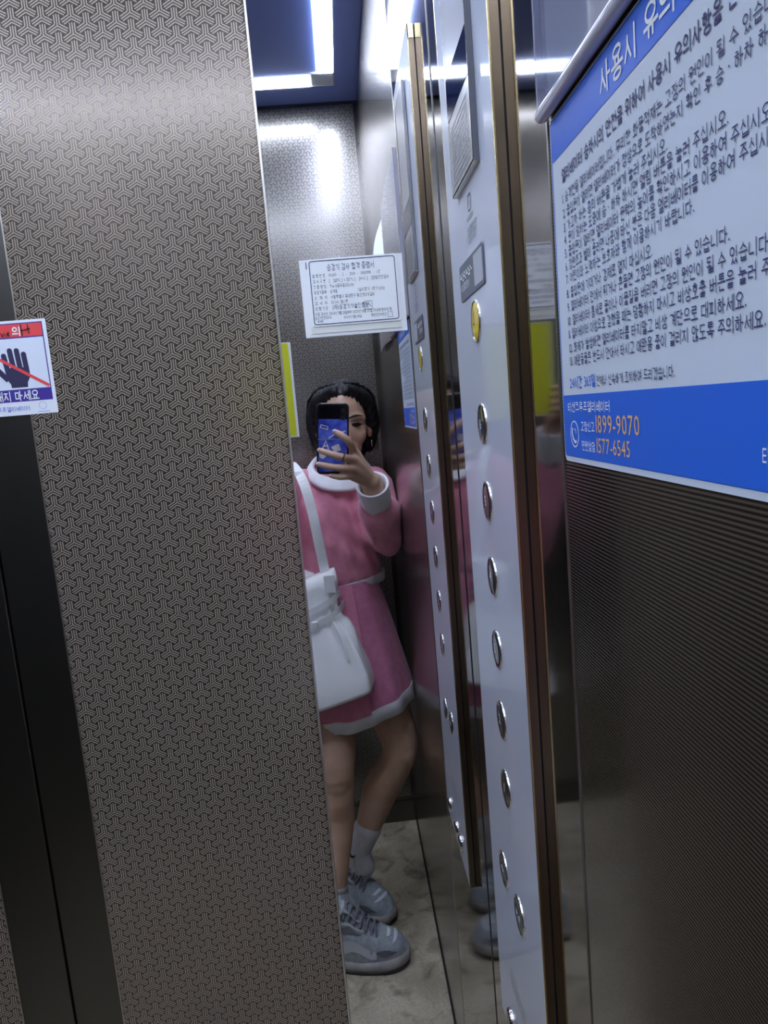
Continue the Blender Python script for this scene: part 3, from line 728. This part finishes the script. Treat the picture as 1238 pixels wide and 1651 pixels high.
# head: cranium, cheeks, jaw, chin, nose, lips, brow, ears
ellip(bm, head+V((0, 0, .004)), (.069, .088, .078)); ellip(bm, head+V((0, .030, -.045)), (.062, .056, .066)); ellip(bm, head+V((0, .034, -.088)), (.046, .048, .046))
ellip(bm, head+V((0, .060, -.118)), (.022, .020, .018)); ellip(bm, head+V((.034, .048, -.060)), (.026, .028, .028)); ellip(bm, head+V((-.034, .048, -.060)), (.026, .028, .028))
tube(bm, [head+V((0, .082, -.030)), head+V((0, .096, -.052)), head+V((0, .102, -.066))], [.008, .010, .012], 10, n=3)
ellip(bm, head+V((.010, .090, -.070)), (.008, .010, .007)); ellip(bm, head+V((-.010, .090, -.070)), (.008, .010, .007))
ellip(bm, head+V((0, .082, -.091)), (.020, .010, .006)); ellip(bm, head+V((0, .080, -.099)), (.018, .010, .006))
for sx in (1, -1):
    tube(bm, [head+V((sx*.012, .078, -.018)), head+V((sx*.034, .070, -.012)), head+V((sx*.052, .050, -.018))], [.010, .012, .010], 10, n=3)
    ellip(bm, head+V((sx*.071, -.008, -.045)), (.010, .018, .028))
# neck and trunk
tube(bm, [head+V((0, -.008, -.075)), V((-.004, -1.165, H-.165)), V((-.018, -1.160, H-.215))], [.047, .045, .055], 20, n=3)
tube(bm, [V((-.030, -1.140, H-.275)), V((-.030, -1.135, H-.36)), V((-.025, -1.125, H-.46)), V((-.012, -1.120, H-.56)), V((-.010, -1.120, H-.64))], [.070, .072, .066, .074, .078], 24, n=3)
shR = V((.066, -1.140, H-.218)); shL = V((-.155, -1.150, H-.205))
elR = PM(622, 862, 1.90); elR.x = min(elR.x, .088)
wrR = PM(599, 777, 1.745)
tube(bm, [V((-.02, -1.15, H-.205)), shR], [.050, .050], 16); tube(bm, [V((-.03, -1.15, H-.205)), shL], [.050, .050], 16)
tube(bm, [shR, (shR+elR)/2, elR, elR.lerp(wrR, .5), wrR], [.046, .040, .036, .032, .025], 16, n=3)
elL = V((-.215, -1.075, H-.420)); wrL = V((yx0-.018, -.930, yz0-.015))
tube(bm, [shL, (shL+elL)/2, elL, elL.lerp(wrL, .5), wrL], [.046, .040, .036, .032, .025], 16, n=3)
# legs
hipR = V((.026, -1.100, H-.650)); hipL = V((-.080, -1.100, H-.650))
knR = PM(644, 1212, 1.86); ankR = PM(577, 1372, 1.88)
knL = PM(543, 1262, 1.80); ankL = PM(541, 1436, 1.725)
calfR = knR.lerp(ankR, .40)+V((-.004, -.018, 0)); calfL = knL.lerp(ankL, .38)+V((0, -.022, 0))
tube(bm, [hipR, hipR.lerp(knR, .5), knR+V((0, -.004, .045)), knR, knR.lerp(ankR, .16), calfR, knR.lerp(ankR, .75), ankR], [.066, .062, .052, .049, .046, .050, .036, .030], 20, n=3)
tube(bm, [hipL, hipL.lerp(knL, .5), knL+V((0, 0, .045)), knL, knL.lerp(ankL, .16), calfL, knL.lerp(ankL, .75), ankL], [.066, .062, .052, .048, .045, .049, .036, .030], 20, n=3)
ellip(bm, knR+V((.010, .020, .004)), (.034, .032, .040)); ellip(bm, knL+V((0, .022, .004)), (.034, .032, .040))
# right hand: palm, four fingers across the phone, thumb behind it
def P3(px, py, D): return PM(px, py, D)
mcp = [P3(570, 727, 1.700), P3(572, 741, 1.690), P3(571, 756, 1.690), P3(567, 768, 1.696)]
for i, q in enumerate(mcp):
    tube(bm, [wrR, wrR.lerp(q, .5), q], [.019, .0145, .0105], 12, n=3)
fing = [[mcp[0], P3(563, 713, 1.672), P3(552, 703, 1.668), P3(540, 696, 1.671)],
        [mcp[1], P3(556, 738, 1.664), P3(540, 734, 1.663), P3(515, 726, 1.670)],
        [mcp[2], P3(556, 755, 1.664), P3(536, 753, 1.664), P3(513, 748.5, 1.670)],
        [mcp[3], P3(556, 769, 1.668), P3(545, 769, 1.668), P3(533, 767, 1.672)]]
for fpts, r in zip(fing, (.0088, .0090, .0086, .0076)): tube(bm, fpts, [r*1.12, r*1.05, r, r*.82], 12, n=4)
th0 = wrR.lerp(mcp[0], .35)
tube(bm, [th0, P3(572, 728, 1.735), P3(560, 722, 1.722), P3(548, 716, 1.716)], [.015, .011, .0095, .0078], 12, n=4)
# left hand pinching the lower outer corner of the card
kL = V((yx0-.030, YA.y-.030, yz0+.048))
for i in range(4):
    b0 = kL+V((-.012+.002*i, .008, .012-.017*i)); tube(bm, [wrL, wrL.lerp(b0, .55), b0], [.019, .015, .0105], 10, n=2)
    tube(bm, [b0, b0+V((.002, .034, .002)), b0+V((.026, .040, .002)), b0+V((.050, .0365, .002))], [.0095, .0086, .0080, .0066], 10, n=3)
tube(bm, [wrL.lerp(kL, .4), kL+V((.012, .004, -.030)), kL+V((.032, .018, -.014)), kL+V((.052, .0205, -.004))], [.014, .0115, .0098, .0078], 10, n=3)
body = blob('body', bm, M_skin, pe, .0036, 5)
# face details
for sx in (1, -1):
    e = head+V((sx*.034, .0775, -.0345))
    bm = bmesh.new(); ellip(bm, e+V((0, -.001, 0)), (.0145, .0065, .0042)); bmo('eye', bm, mat('eye_dark', (.012, .009, .008), .6, spec=.15), pe, True)
    bm = bmesh.new(); tube(bm, [e+V((-.017*1, -.002, -.001)), e+V((-.006, .0045, .0045)), e+V((.006, .004, .0045)), e+V((.018, -.006, .000))], [.0012, .0018, .0018, .0010], 8, n=3); bmo('eyelid', bm, mat('lash', (.02, .015, .015), .5), pe, True)
    bm = bmesh.new(); tube(bm, [head+V((sx*.016, .0850, -.0150)), head+V((sx*.034, .0830, -.0095)), head+V((sx*.054, .0620, -.0125))], [.0022, .0028, .0012], 8, n=4); bmo('eyebrow', bm, mat('brow', (.03, .022, .02), .7), pe, True)
    bm = bmesh.new(); c_ = head+V((sx*.074, .002, -.088)); tube(bm, [c_+V((0, .008*math.cos(a), .010*math.sin(a))) for a in [i*PI/8 for i in range(17)]], .0016, 8); bmo('earring', bm, M_chrome, pe, True)
bm = bmesh.new(); ellip(bm, head+V((0, .0870, -.095)), (.019, .0065, .0062)); bmo('lips', bm, mat('lips', (.45, .15, .14), .45), pe, True)
# nails
for fpts in fing:
    bm = bmesh.new(); d_ = (fpts[-1]-fpts[-2]).normalized(); ellip(bm, fpts[-1]+d_*.002+V((0, .0058, .001)), (.0042, .0022, .0034), 10, 8)
    bmo('nail', bm, mat('nail', (.75, .58, .56), .25), pe, True)
bm = bmesh.new(); rc = fing[1][1].lerp(fing[1][2], .15); dn = (fing[1][2]-fing[1][1]).normalized(); a1 = dn.orthogonal().normalized(); a2 = dn.cross(a1)
tube(bm, [rc+(a1*math.cos(i*PI/9)+a2*math.sin(i*PI/9))*.0104 for i in range(19)], .0013, 6, False); bmo('finger_ring', bm, M_black, pe, True)
# hair: cap swept back, side locks, tied back mass, strands
bm = bmesh.new()
ellip(bm, head+V((0, -.012, .018)), (.080, .091, .074)); ellip(bm, head+V((0, -.045, -.020)), (.082, .072, .085)); ellip(bm, head+V((0, -.06, -.085)), (.062, .050, .075))
for sx in (1, -1):
    tube(bm, [head+V((sx*.020, .066, .062)), head+V((sx*.052, .046, .045)), head+V((sx*.076, .018, .005)), head+V((sx*.080, -.012, -.045)), head+V((sx*.066, -.045, -.100))], [.014, .020, .020, .020, .016], 12, n=4)
    tube(bm, [head+V((sx*.012, .076, .054)), head+V((sx*.030, .058, .060)), head+V((sx*.048, .01, .056))], [.008, .011, .012], 10, n=3)
tube(bm, [head+V((0, -.075, -.09)), head+V((.01, -.085, -.17)), head+V((.006, -.080, -.26))], [.045, .036, .018], 14, n=3)
hair = blob('hair', bm, M_hair, pe, .0045, 4)
def hair_f(p):
    q = p-head; a = math.atan2(q.x, q.y); return .0024*noise.noise(V((a*14, q.z*9, 1.3)))+.0016*math.sin(a*46+q.z*30)
displace(hair, hair_f)
bm = bmesh.new()
for i in range(110):
    sx = random.choice((1, -1)); a = random.uniform(.05, 1.5); k = 1+random.uniform(.0, .06)
    p0 = head+V((sx*.071*math.sin(a)*k, .060*math.cos(a)+.012, .018+.058*math.cos(a*.6)*k))
    p1 = head+V((sx*(.083+.004*random.random())*k, -.01+.04*math.cos(a), -.01+.05*math.cos(a)))
    p2 = head+V((sx*(.078+random.uniform(-.01, .016)), -.04, -.07+random.uniform(-.05, .01)))
    tube(bm, [p0, p1, p2], [.0007, .0008, .0004], 4, False, n=4)
bmo('hair_strands', bm, M_hair, pe)['kind'] = 'stuff'

# ---- sweatshirt
def ring(c, rx, ry, n=40, tilt=(0, 0), ph=0, wob=0, lobes=7):
    out = []
    for k in range(n):
        a = 2*PI*k/n; w_ = 1+wob*math.sin(lobes*a+ph)+wob*.6*math.sin((lobes*2-3)*a+1.7+ph)
        x = rx*w_*math.cos(a); y = ry*w_*math.sin(a)
        out.append(V(c)+V((x, y, tilt[0]*x+tilt[1]*y)))
    return out
bm = bmesh.new()
zc = [(-.170, -.018, .070, .058), (-.205, -.034, .118, .076), (-.245, -.036, .128, .090), (-.285, -.038, .130, .096), (-.340, -.042, .128, .104), (-.400, -.043, .124, .106), (-.445, -.044, .122, .104), (-.462, -.044, .118, .100)]
loft(bm, [ring((x, -1.142, H+z), rx, ry, tilt=(.10*min(1, max(0, (-z-.3)/.16)), 0)) for z, x, rx, ry in zc], True, True, True)
tube(bm, [V((-.02, -1.150, H-.212)), shR+V((-.008, 0, 0))], [.058, .062], 20); tube(bm, [V((-.05, -1.150, H-.205)), shL], [.058, .062], 20)
cufR = elR.lerp(wrR, .66)
tube(bm, [shR, shR.lerp(elR, .5)+V((.006, 0, 0)), elR+V((0, 0, -.004)), elR.lerp(wrR, .28), elR.lerp(wrR, .50), elR.lerp(wrR, .62)], [.066, .057, .053, .055, .052, .038], 22, n=4)
tube(bm, [shL, shL.lerp(elL, .5), elL, elL.lerp(wrL, .5), elL.lerp(wrL, .72)], [.066, .060, .056, .060, .046], 22, n=4)
shirt = blob('sweatshirt', bm, M_pink, pe, .0055, 6)
def shirt_f(q):
    f = .0120*noise.noise(V((q.x*14, q.y*9, q.z*6)))+.0050*noise.noise(V((q.x*34+3, q.y*26, q.z*15)))
    dA = (q-elR).length; f += .0055*math.exp(-(dA/.10)**2)*math.sin(q.z*95+q.x*60)
    if q.z < H-.22 and q.x < .06: f += .0060*math.exp(-((q.x-.015)/.055)**2)*math.sin(q.x*150+(q.z-H)*42)
    return f
displace(shirt, shirt_f)
# trims
bm = bmesh.new(); rr = []
for dr, dz in ((0, .004), (.004, .010), (.010, .008), (.022, -.008), (.024, -.016), (.016, -.018), (.004, -.006)):
    rr.append(ring((-.016, -1.138, H-.148+dz), .068+dr, .062+dr, 44, tilt=(-.06, -.50)))
loft(bm, rr+[rr[0]]); bmo('collar', bm, M_trim, pe, True)
bm = bmesh.new(); rr = [ring((-.044, -1.142, H-.456-.026*t), .128-.002*t, .110-.002*t, 60, tilt=(.10, 0), wob=.022, lobes=9) for t in (0, .5, 1)]
rr += [ring((-.044, -1.142, H-.456-.026*t), .120-.002*t, .102-.002*t, 60, tilt=(.10, 0), wob=.022, lobes=9) for t in (1, 0)]
loft(bm, rr+[rr[0]]); bmo('hem_band', bm, M_trim, pe, True)
def cuff(el, wr, t0, t1, r0, r1, m, nm='cuff'):
    bm = bmesh.new(); a = el.lerp(wr, t0); b = el.lerp(wr, t1); d_ = (b-a).normalized(); n1 = d_.orthogonal().normalized(); n2 = d_.cross(n1); rr = []
    prof = [(0, r0*.86), (0, r0), (.3, r0*1.03), (.7, r1*1.03), (1, r1*1.02), (1.04, r1*.95), (1, r1*.86), (.4, r1*.82)]
    for t, r in prof: rr.append([a.lerp(b, t)+(n1*math.cos(2*PI*k/32)+n2*math.sin(2*PI*k/32))*r for k in range(32)])
    loft(bm, rr); return bmo(nm, bm, m, pe, True)
cuff(elR, wrR, .60, .95, .038, .040, M_trim); cuff(elL, wrL, .70, .92, .042, .036, M_trim)
bm = bmesh.new(); d_ = (wrR-elR).normalized(); n1 = d_.orthogonal().normalized(); n2 = d_.cross(n1); b_ = elR.lerp(wrR, .955)
tube(bm, [b_+(n1*math.cos(2*PI*k/24)+n2*math.sin(2*PI*k/24))*.040 for k in range(25)], .0024, 8, False); bmo('cuff_edge', bm, mat('cuff_pale', (.80, .74, .80), .8), pe, True)

# ---- skirt with white hem and a wrap fold
def skirt_ring(t, off=0):
    z = -.455-.338*t; cx = -.030+.022*t; rx = .090+.050*t**.85+off; ry = .088+.050*t**.8+off
    return ring((cx, -1.122+.055*t, H+z), rx, ry, 96, tilt=(.24*t, 0), ph=.4, wob=.004+.026*t*t, lobes=8)
bm = bmesh.new(); rr = [skirt_ring(t) for t in [i/14 for i in range(15)]]+[skirt_ring(t, -.003) for t in (1, .7, .4, 0)]
loft(bm, rr+[rr[0]]); sk_ = bmo('skirt', bm, M_rose, pe, True)
displace(sk_, lambda q: .004*noise.noise(V((q.x*14, q.y*14, q.z*5))))
bm = bmesh.new(); R0 = [skirt_ring(.950, .0050), skirt_ring(1.055, .0060), skirt_ring(1.055, -.002), skirt_ring(.96, -.003)]
loft(bm, R0+[R0[0]]); sh_ = bmo('skirt_hem', bm, M_trim, pe, True)
displace(sh_, lambda q: .002*noise.noise(V((q.x*40, q.y*40, q.z*12))))
# front wrap panel
verts, faces = [], []; nn = 24; rows_ = 14
M_rose2 = cloth('rose_fleece_front', (.60, .20, .315), (.66, .24, .355))
for lay in (.0075, .0030):
    for i in range(rows_):
        t = i/(rows_-1)*.97; rg_ = skirt_ring(t, lay); verts += rg_[21+int(2*t):21+int(2*t)+nn]
for lay in range(2):
    o0 = lay*rows_*nn
    faces += [(o0+i*nn+k, o0+i*nn+k+1, o0+(i+1)*nn+k+1, o0+(i+1)*nn+k) for i in range(rows_-1) for k in range(nn-1)]
o1 = rows_*nn
faces += [(i*nn, (i+1)*nn, o1+(i+1)*nn, o1+i*nn) for i in range(rows_-1)]+[((rows_-1)*nn+k, (rows_-1)*nn+k+1, o1+(rows_-1)*nn+k+1, o1+(rows_-1)*nn+k) for k in range(nn-1)]
mk('wrap_panel', verts, faces, M_rose2, pe)

# ---- socks
def sock(kn, an, t0, r0, nm='sock'):
    bm = bmesh.new(); a = kn.lerp(an, t0); tube(bm, [a, a.lerp(an, .12), a.lerp(an, .6), an, an+V((.004, .002, -.045))], [r0*1.03, r0, r0*.93, r0*.96, r0*1.05], 22, n=3); return bmo(nm, bm, M_sock, pe, True)
sR = sock(knR, ankR, .76, .0385); sL = sock(knL, ankL, .985, .0330)
# small black tick on the sock
tk = []
for px, py in ((560, 1364), (566, 1370), (573, 1377), (577, 1373)):
    p = PM(px, py, 1.86); c_ = knR.lerp(ankR, .93); dv = p-c_; dv.z = 0; q = V((c_.x, c_.y, p.z))+dv.normalized()*.0395; tk.append(q)
bm = bmesh.new(); tube(bm, tk, [.0010, .0026, .0036, .0008], 8, n=4); bmo('sock_mark', bm, M_black, pe, True)

# ---- chunky sneakers
def shoe(heel, toe, nm_label):
    heel = V((*heel, 0)); toe = V((*toe, 0)); ax = (toe-heel); L = ax.length; ax.normalize(); sd = V((-ax.y, ax.x, 0))
    def Q(t, s_, z): return heel+ax*(t*L)+sd*s_+V((0, 0, z))
    def hw(t): return .036+.014*math.sin(min(1, t/.75)*PI*.5)**2 if t < .75 else .050*math.sqrt(max(0, 1-((t-.75)/.26)**2))
    def hh(t):
        pts = [(0, .082), (.06, .106), (.16, .116), (.30, .122), (.42, .116), (.54, .092), (.66, .070), (.80, .053), (.92, .041), (1, .016)]
        for (a, b), (c, d) in zip(pts, pts[1:]):
            if a <= t <= c:
                k = (t-a)/(c-a); k = k*k*(3-2*k); return b+(d-b)*k
        return .016
    ts = [0, .01, .03, .06, .1, .16, .22, .3, .36, .42, .48, .54, .6, .66, .72, .78, .84, .9, .94, .97, .99, 1]
    N_ = 20
    def section(t, grow=0):
        w_ = max(hw(t)*(1 if t > .02 else .55+t*22), .002); h_ = hh(t)
        r_ = []
        for k in range(N_+1):
            a = PI*k/N_; c, s_ = math.cos(a), math.sin(a)
            r_.append(Q(t, (w_*.94+grow)*math.copysign(abs(c)**.62, c)*(1-.30*(s_**2)*(h_ > .07)), .024+(h_+grow)*s_**.72))
        return r_
    bm = bmesh.new(); loft(bm, [section(t) for t in ts], False); 
    sh = bmo('shoe', bm, M_shoe, pe, True); sh['label'] = nm_label
    # midsole and outsole
    def outline(grow, n=26):
        pts = []
        for i in range(n+1):
            t = i/n; pts.append((t*1.0, max(hw(t), .004)*(1 if t > .03 else .6+t*13)+grow))
        return pts
    def slab(z0, z1, g0, g1, m, nm):
        a, b, mid = outline(g0), outline(g1), outline((g0+g1)/2+.0035); rr = []
        for ol, z in ((a, z0), (mid, (z0+z1)/2), (b, z1)):
            r_ = [Q(t*1.03-.012, w_, z+.010*max(0, t-.78)*(1 if z < z1 else 1.2)*2+.004*math.sin(t*9)*(z > z0)) for t, w_ in ol]+[Q(t*1.03-.012, -w_, z+.010*max(0, t-.78)*2*(1 if z < z1 else 1.2)+.004*math.sin(t*9)*(z > z0)) for t, w_ in ol[::-1]]
            rr.append(r_)
        bm = bmesh.new(); loft(bm, rr, True, True, True); return bmo(nm, bm, m, sh, True)
    slab(.006, .030, .003, .000, M_midsole, 'midsole'); slab(0, .008, .002, .003, M_outsole, 'outsole')
    # overlays: bands lying on the upper
    def band(nm, m, pts, wd, grow=.0012):
        vs, fs = [], []
        for i, (t, a) in enumerate(pts):
            w_ = wd[i] if hasattr(wd, '__len__') else wd
            for dd in (-w_/2, w_/2):
                tt = t; aa = a+dd
                c, s_ = math.cos(aa), max(0.0, math.sin(aa)); ww = hw(tt); h_ = hh(tt)
                vs.append(Q(tt, (ww*.94+grow)*math.copysign(abs(c)**.62, c)*(1-.30*(s_**2)*(h_ > .07)), .024+(h_+grow)*s_**.72))
            if i: fs.append((2*i-2, 2*i-1, 2*i+1, 2*i))
        return mk(nm, vs, fs, m, sh, True)
    for sd_ in (1, -1):
        A = (lambda a: a) if sd_ > 0 else (lambda a: PI-a)
        band('side_overlay', M_shoe2, [(.10+.05*i, A(.28+.05*math.sin(i))) for i in range(13)], .26)
        band('side_stripe', M_shoe3, [(.32+.03*i, A(.62+.02*i)) for i in range(9)], [.10, .16, .2, .2, .18, .15, .12, .08, .02])
        band('side_stripe', M_shoe2, [(.34+.03*i, A(.85+.01*i)) for i in range(9)], .10, .002)
        band('toe_patch', M_shoe3, [(.70+.03*i, A(.34+.02*i)) for i in range(8)], [.05, .18, .3, .34, .3, .22, .14, .04])
        band('collar_patch', M_shoe3, [(.12+.03*i, A(1.0)) for i in range(7)], [.04, .16, .2, .2, .18, .12, .04])
    def top_pt(t, a, grow=.002):
        c, s_ = math.cos(a), max(0.0, math.sin(a)); ww = hw(t); h_ = hh(t)
        return Q(t, (ww*.94+grow)*math.copysign(abs(c)**.62, c)*(1-.30*(s_**2)*(h_ > .07)), .024+(h_+grow)*s_**.72)
    cv_, cf_ = [], []
    for i in range(15):
        f_ = (i-7)/7; a = PI*.5+f_*.55; th_ = .034*(1-f_*f_)
        cv_ += [top_pt(.905-.045*f_*f_, a), top_pt(.905-.045*f_*f_-th_, a)]
        if i: cf_.append((2*i-2, 2*i-1, 2*i+1, 2*i))
    mk('toe_crescent', cv_, cf_, M_reflect, sh, True)
    mk('toe_tab', [top_pt(.80, PI*.5-.22), top_pt(.80, PI*.5+.22), top_pt(.835, PI*.5+.10), top_pt(.835, PI*.5-.10)], [(0, 1, 2, 3)], M_reflect, sh)
    # collar ring, tongue, laces
    bm = bmesh.new(); cpts = []
    for i in range(25):
        a = 2*PI*i/24; cpts.append(Q(.225+.145*math.cos(a), .036*math.sin(a), .137+.014*math.cos(a)))
    tube(bm, cpts, .0085, 10, False); bmo('ankle_collar', bm, M_shoe2, sh, True)
    bm = bmesh.new(); rr = []
    for i in range(7):
        t = .56-.036*i; z = hh(min(1, t))+.026+.006*i/6+(.014 if i == 6 else 0)
        rr.append([Q(t, -.022, z), Q(t, .022, z), Q(t-.01, .022, z+.006), Q(t-.01, -.022, z+.006)])
    loft(bm, rr, True, True, True); bmo('tongue', bm, M_shoe, sh, True)
    bm = bmesh.new()
    for i in range(6):
        t = .38+.055*i; s0 = .026; z0 = hh(t)+.022; z1 = hh(t+.045)+.026
        for g in (1, -1):
            tube(bm, [Q(t, g*s0, z0-.004), Q(t+.02, g*.010, z0+.012), Q(t+.036, -g*.010, z1+.010), Q(t+.05, -g*s0, z1-.008)], .0030, 6, True, n=3)
    bmo('laces', bm, mat('lace_grey', (.20, .205, .235), .8), sh, True)
    return sh
shoe((-.200, -.846), (.046, -.812), 'left chunky grey sneaker'); shoe((-.170, -1.105), (.013, -.945), 'right chunky grey sneaker')

# ================================================================== PHONE (the camera itself; its back faces the mirror)
ph_c = CAMP - _f*.0052 - _r*.0165 - _u*.0622
ph = empty('phone', ph_c - _u*.083, 'phone in blue printed case held before the face, seen in the mirror', 'phone')
FPn = Plane(ph_c, -_r, _u)       # front = back cover facing the mirror: N must be +_f
FPn.U = _r; FPn.N = _f
def slab(name, w_, h_, r_, d0, d1, m, parent):
    a = rrect(-w_/2, -h_/2, w_/2, h_/2, r_, 6); b = rrect(-w_/2+.0012, -h_/2+.0012, w_/2-.0012, h_/2-.0012, r_-.0012, 6); bm = bmesh.new()
    loft(bm, [[FPn.p(u, v, d0) for u, v in b], [FPn.p(u, v, d0+.0012) for u, v in a], [FPn.p(u, v, d1-.0012) for u, v in a], [FPn.p(u, v, d1) for u, v in b]], True, True, True)
    return bmo(name, bm, m, parent)
pb = slab('case', .0755, .168, .010, -.009, .0008, mat('phone_black', (.012, .012, .016), .25, coat=.3), ph)
M_case = mat('case_blue', (.03, .05, .50), .3, coat=.3); add_noise(M_case, (.02, .035, .45), (.16, .24, .95), 38, 5)
FPn.rect('cover_screen', -.0345, .049, .0345, .0795, mat('cover_glass', (.006, .006, .010), .08, coat=.5), ph, .0009, .0002, .006)
FPn.rect('upper_print', -.0335, .0015, .0335, .0475, M_case, ph, .0009, .0002, .002); FPn.rect('lower_print', -.0335, -.0770, .0335, -.0010, M_case, ph, .0009, .0002, .004)
FPn.rect('hinge_line', -.0350, -.0008, .0350, .0012, mat('hinge', (.35, .37, .55), .3), ph, .0009, .0001)
for v_ in (.067, .050):
    pp = circ(.0235, v_ if v_ > .06 else .0505, .0055, 20); FPn.poly('camera_ring', pp, M_dark, ph, .0010, .0006)
FPn.poly('sticker_print', [(-.028, .036), (-.010, .030), (-.012, .022), (-.030, .028)], M_white, ph, .0012)
FPn.poly('sticker_print', [(-.026, .0335), (-.012, .0290), (-.0135, .0245), (-.0275, .0290)], M_purple, ph, .0013)
FPn.line('print_stroke', [(-.026, -.026), (-.016, -.003), (-.010, -.024)], .0035, M_white, ph, .0012); FPn.line('print_stroke', [(-.022, -.016), (-.011, -.015)], .003, M_white, ph, .0012)
FPn.poly('print_shape', [(-.004, -.018), (.014, -.010), (.020, -.026), (.004, -.030)], M_white, ph, .0012); FPn.poly('print_shape', circ(-.024, -.036, .008, 16, .010), M_white, ph, .0012)
FPn.line('print_stroke', [(-.010, .003), (.004, .012), (.030, .020)], .0025, M_white, ph, .0012)

# ================================================================== SHOULDER BAG
bg = empty('shoulder_bag', PM(540, 1140, 1.83), 'white leather shoulder bag with belted neck hanging at the hip, seen in the mirror', 'bag')
def bagpt(px, py, D): return PM(px, py, D)
top = bagpt(508, 928, 1.84); bc = bagpt(531, 1128, 1.80)
ex = V((.93, .16, .30)).normalized(); ey = V((-.16, .98, 0)).normalized()
rows = [(0.0, .055, .030), (.10, .060, .032), (.22, .050, .030), (.30, .048, .030), (.37, .054, .034), (.44, .072, .042), (.52, .086, .047), (.61, .097, .052), (.70, .106, .057), (.86, .122, .064), (.97, .128, .068), (1.0, .127, .067), (1.0, .122, .062)]
bm = bmesh.new(); rr = []
upv = (bc-top)
for t, rx, ry in rows:
    c_ = top+upv*t; r_ = []
    for k in range(72):
        a = 2*PI*k/72; c, s_ = math.cos(a), math.sin(a); e_ = .55-.32*min(1, max(0, (t-.4)/.5))
        pl_ = 1+(.11*math.sin(a*13+t*2)+.07*math.sin(a*7+1))*math.exp(-((t-.40)/.20)**2)+.03*math.sin(a*5+t*7)*(t < .95)
        r_.append(c_+ex*(rx*pl_*math.copysign(abs(c)**e_, c))+ey*(ry*pl_*math.copysign(abs(s_)**e_, s_)))
    rr.append(r_)
loft(bm, rr, True, True, True); bagm = bmo('bag_body', bm, M_bag, bg, True)
def belt(t, rx, ry, nm):
    bm = bmesh.new(); c_ = top+upv*t; pts = []
    for k in range(49):
        a = 2*PI*k/48; pts.append(c_+ex*(rx*math.copysign(abs(math.cos(a))**.6, math.cos(a)))+ey*(ry*math.copysign(abs(math.sin(a))**.6, math.sin(a)))+V((0, 0, .22*rx*math.cos(a))))
    rr = [[p+d_ for p in pts[:-1]] for d_ in (V((0, 0, .0085)), V((0, 0, -.0085)))]
    rr = [[p+(p-c_).normalized()*.0025 for p in rr[0]], [p+(p-c_).normalized()*.0025 for p in rr[1]], rr[1], rr[0]]
    loft(bm, rr+[rr[0]]); return bmo(nm, bm, M_bag, bg)
belt(.24, .060, .040, 'belt'); belt(.35, .066, .044, 'belt')
bk = top+upv*.35+ey*.048; box('buckle', (bk.x-.012, bk.y-.004, bk.z-.009), (bk.x+.004, bk.y+.006, bk.z+.009), M_bag, bg, .002, 2)
# seam piping down the body
bm = bmesh.new(); tube(bm, [top+upv*t+ex*(rx*.72)+ey*(ry*1.02) for t, rx, ry in rows[4:9]], .0022, 6, True, n=3); bmo('piping', bm, M_bag, bg, True)
# strap over the left shoulder
sp = [top+upv*.06+ex*.045+ey*.030, bagpt(528, 940, 1.83), bagpt(515, 880, 1.825), bagpt(502, 820, 1.83), bagpt(488, 775, 1.86), bagpt(474, 752, 1.92), bagpt(466, 750, 1.99), bagpt(472, 790, 2.06), bagpt(480, 860, 2.07), top+upv*.04-ey*.03-ex*.02]
sp = cr(sp, 6); vs, fs = [], []; hwid = .0125
for i, p in enumerate(sp):
    t = (sp[min(i+1, len(sp)-1)]-sp[max(i-1, 0)]).normalized(); s_ = t.cross(V((0, 1, 0)) if abs(t.y) < .8 else V((0, 0, 1))).normalized()
    if i and s_.dot(last) < 0: s_ = -s_
    last = s_; nn_ = t.cross(s_).normalized()
    vs += [p+s_*hwid+nn_*.0018, p-s_*hwid+nn_*.0018, p-s_*hwid-nn_*.0018, p+s_*hwid-nn_*.0018]
    if i:
        b_ = 4*i; fs += [(b_-4+k, b_-4+(k+1) % 4, b_+(k+1) % 4, b_+k) for k in range(4)]
mk('strap', vs, fs, M_bag, bg)
box('strap_tab', *(lambda c_: ((c_.x-.014, c_.y-.0018, c_.z-.026), (c_.x+.014, c_.y+.0012, c_.z+.020)))(bagpt(531, 940, 1.790)), M_bag, bg, .0010, 2)
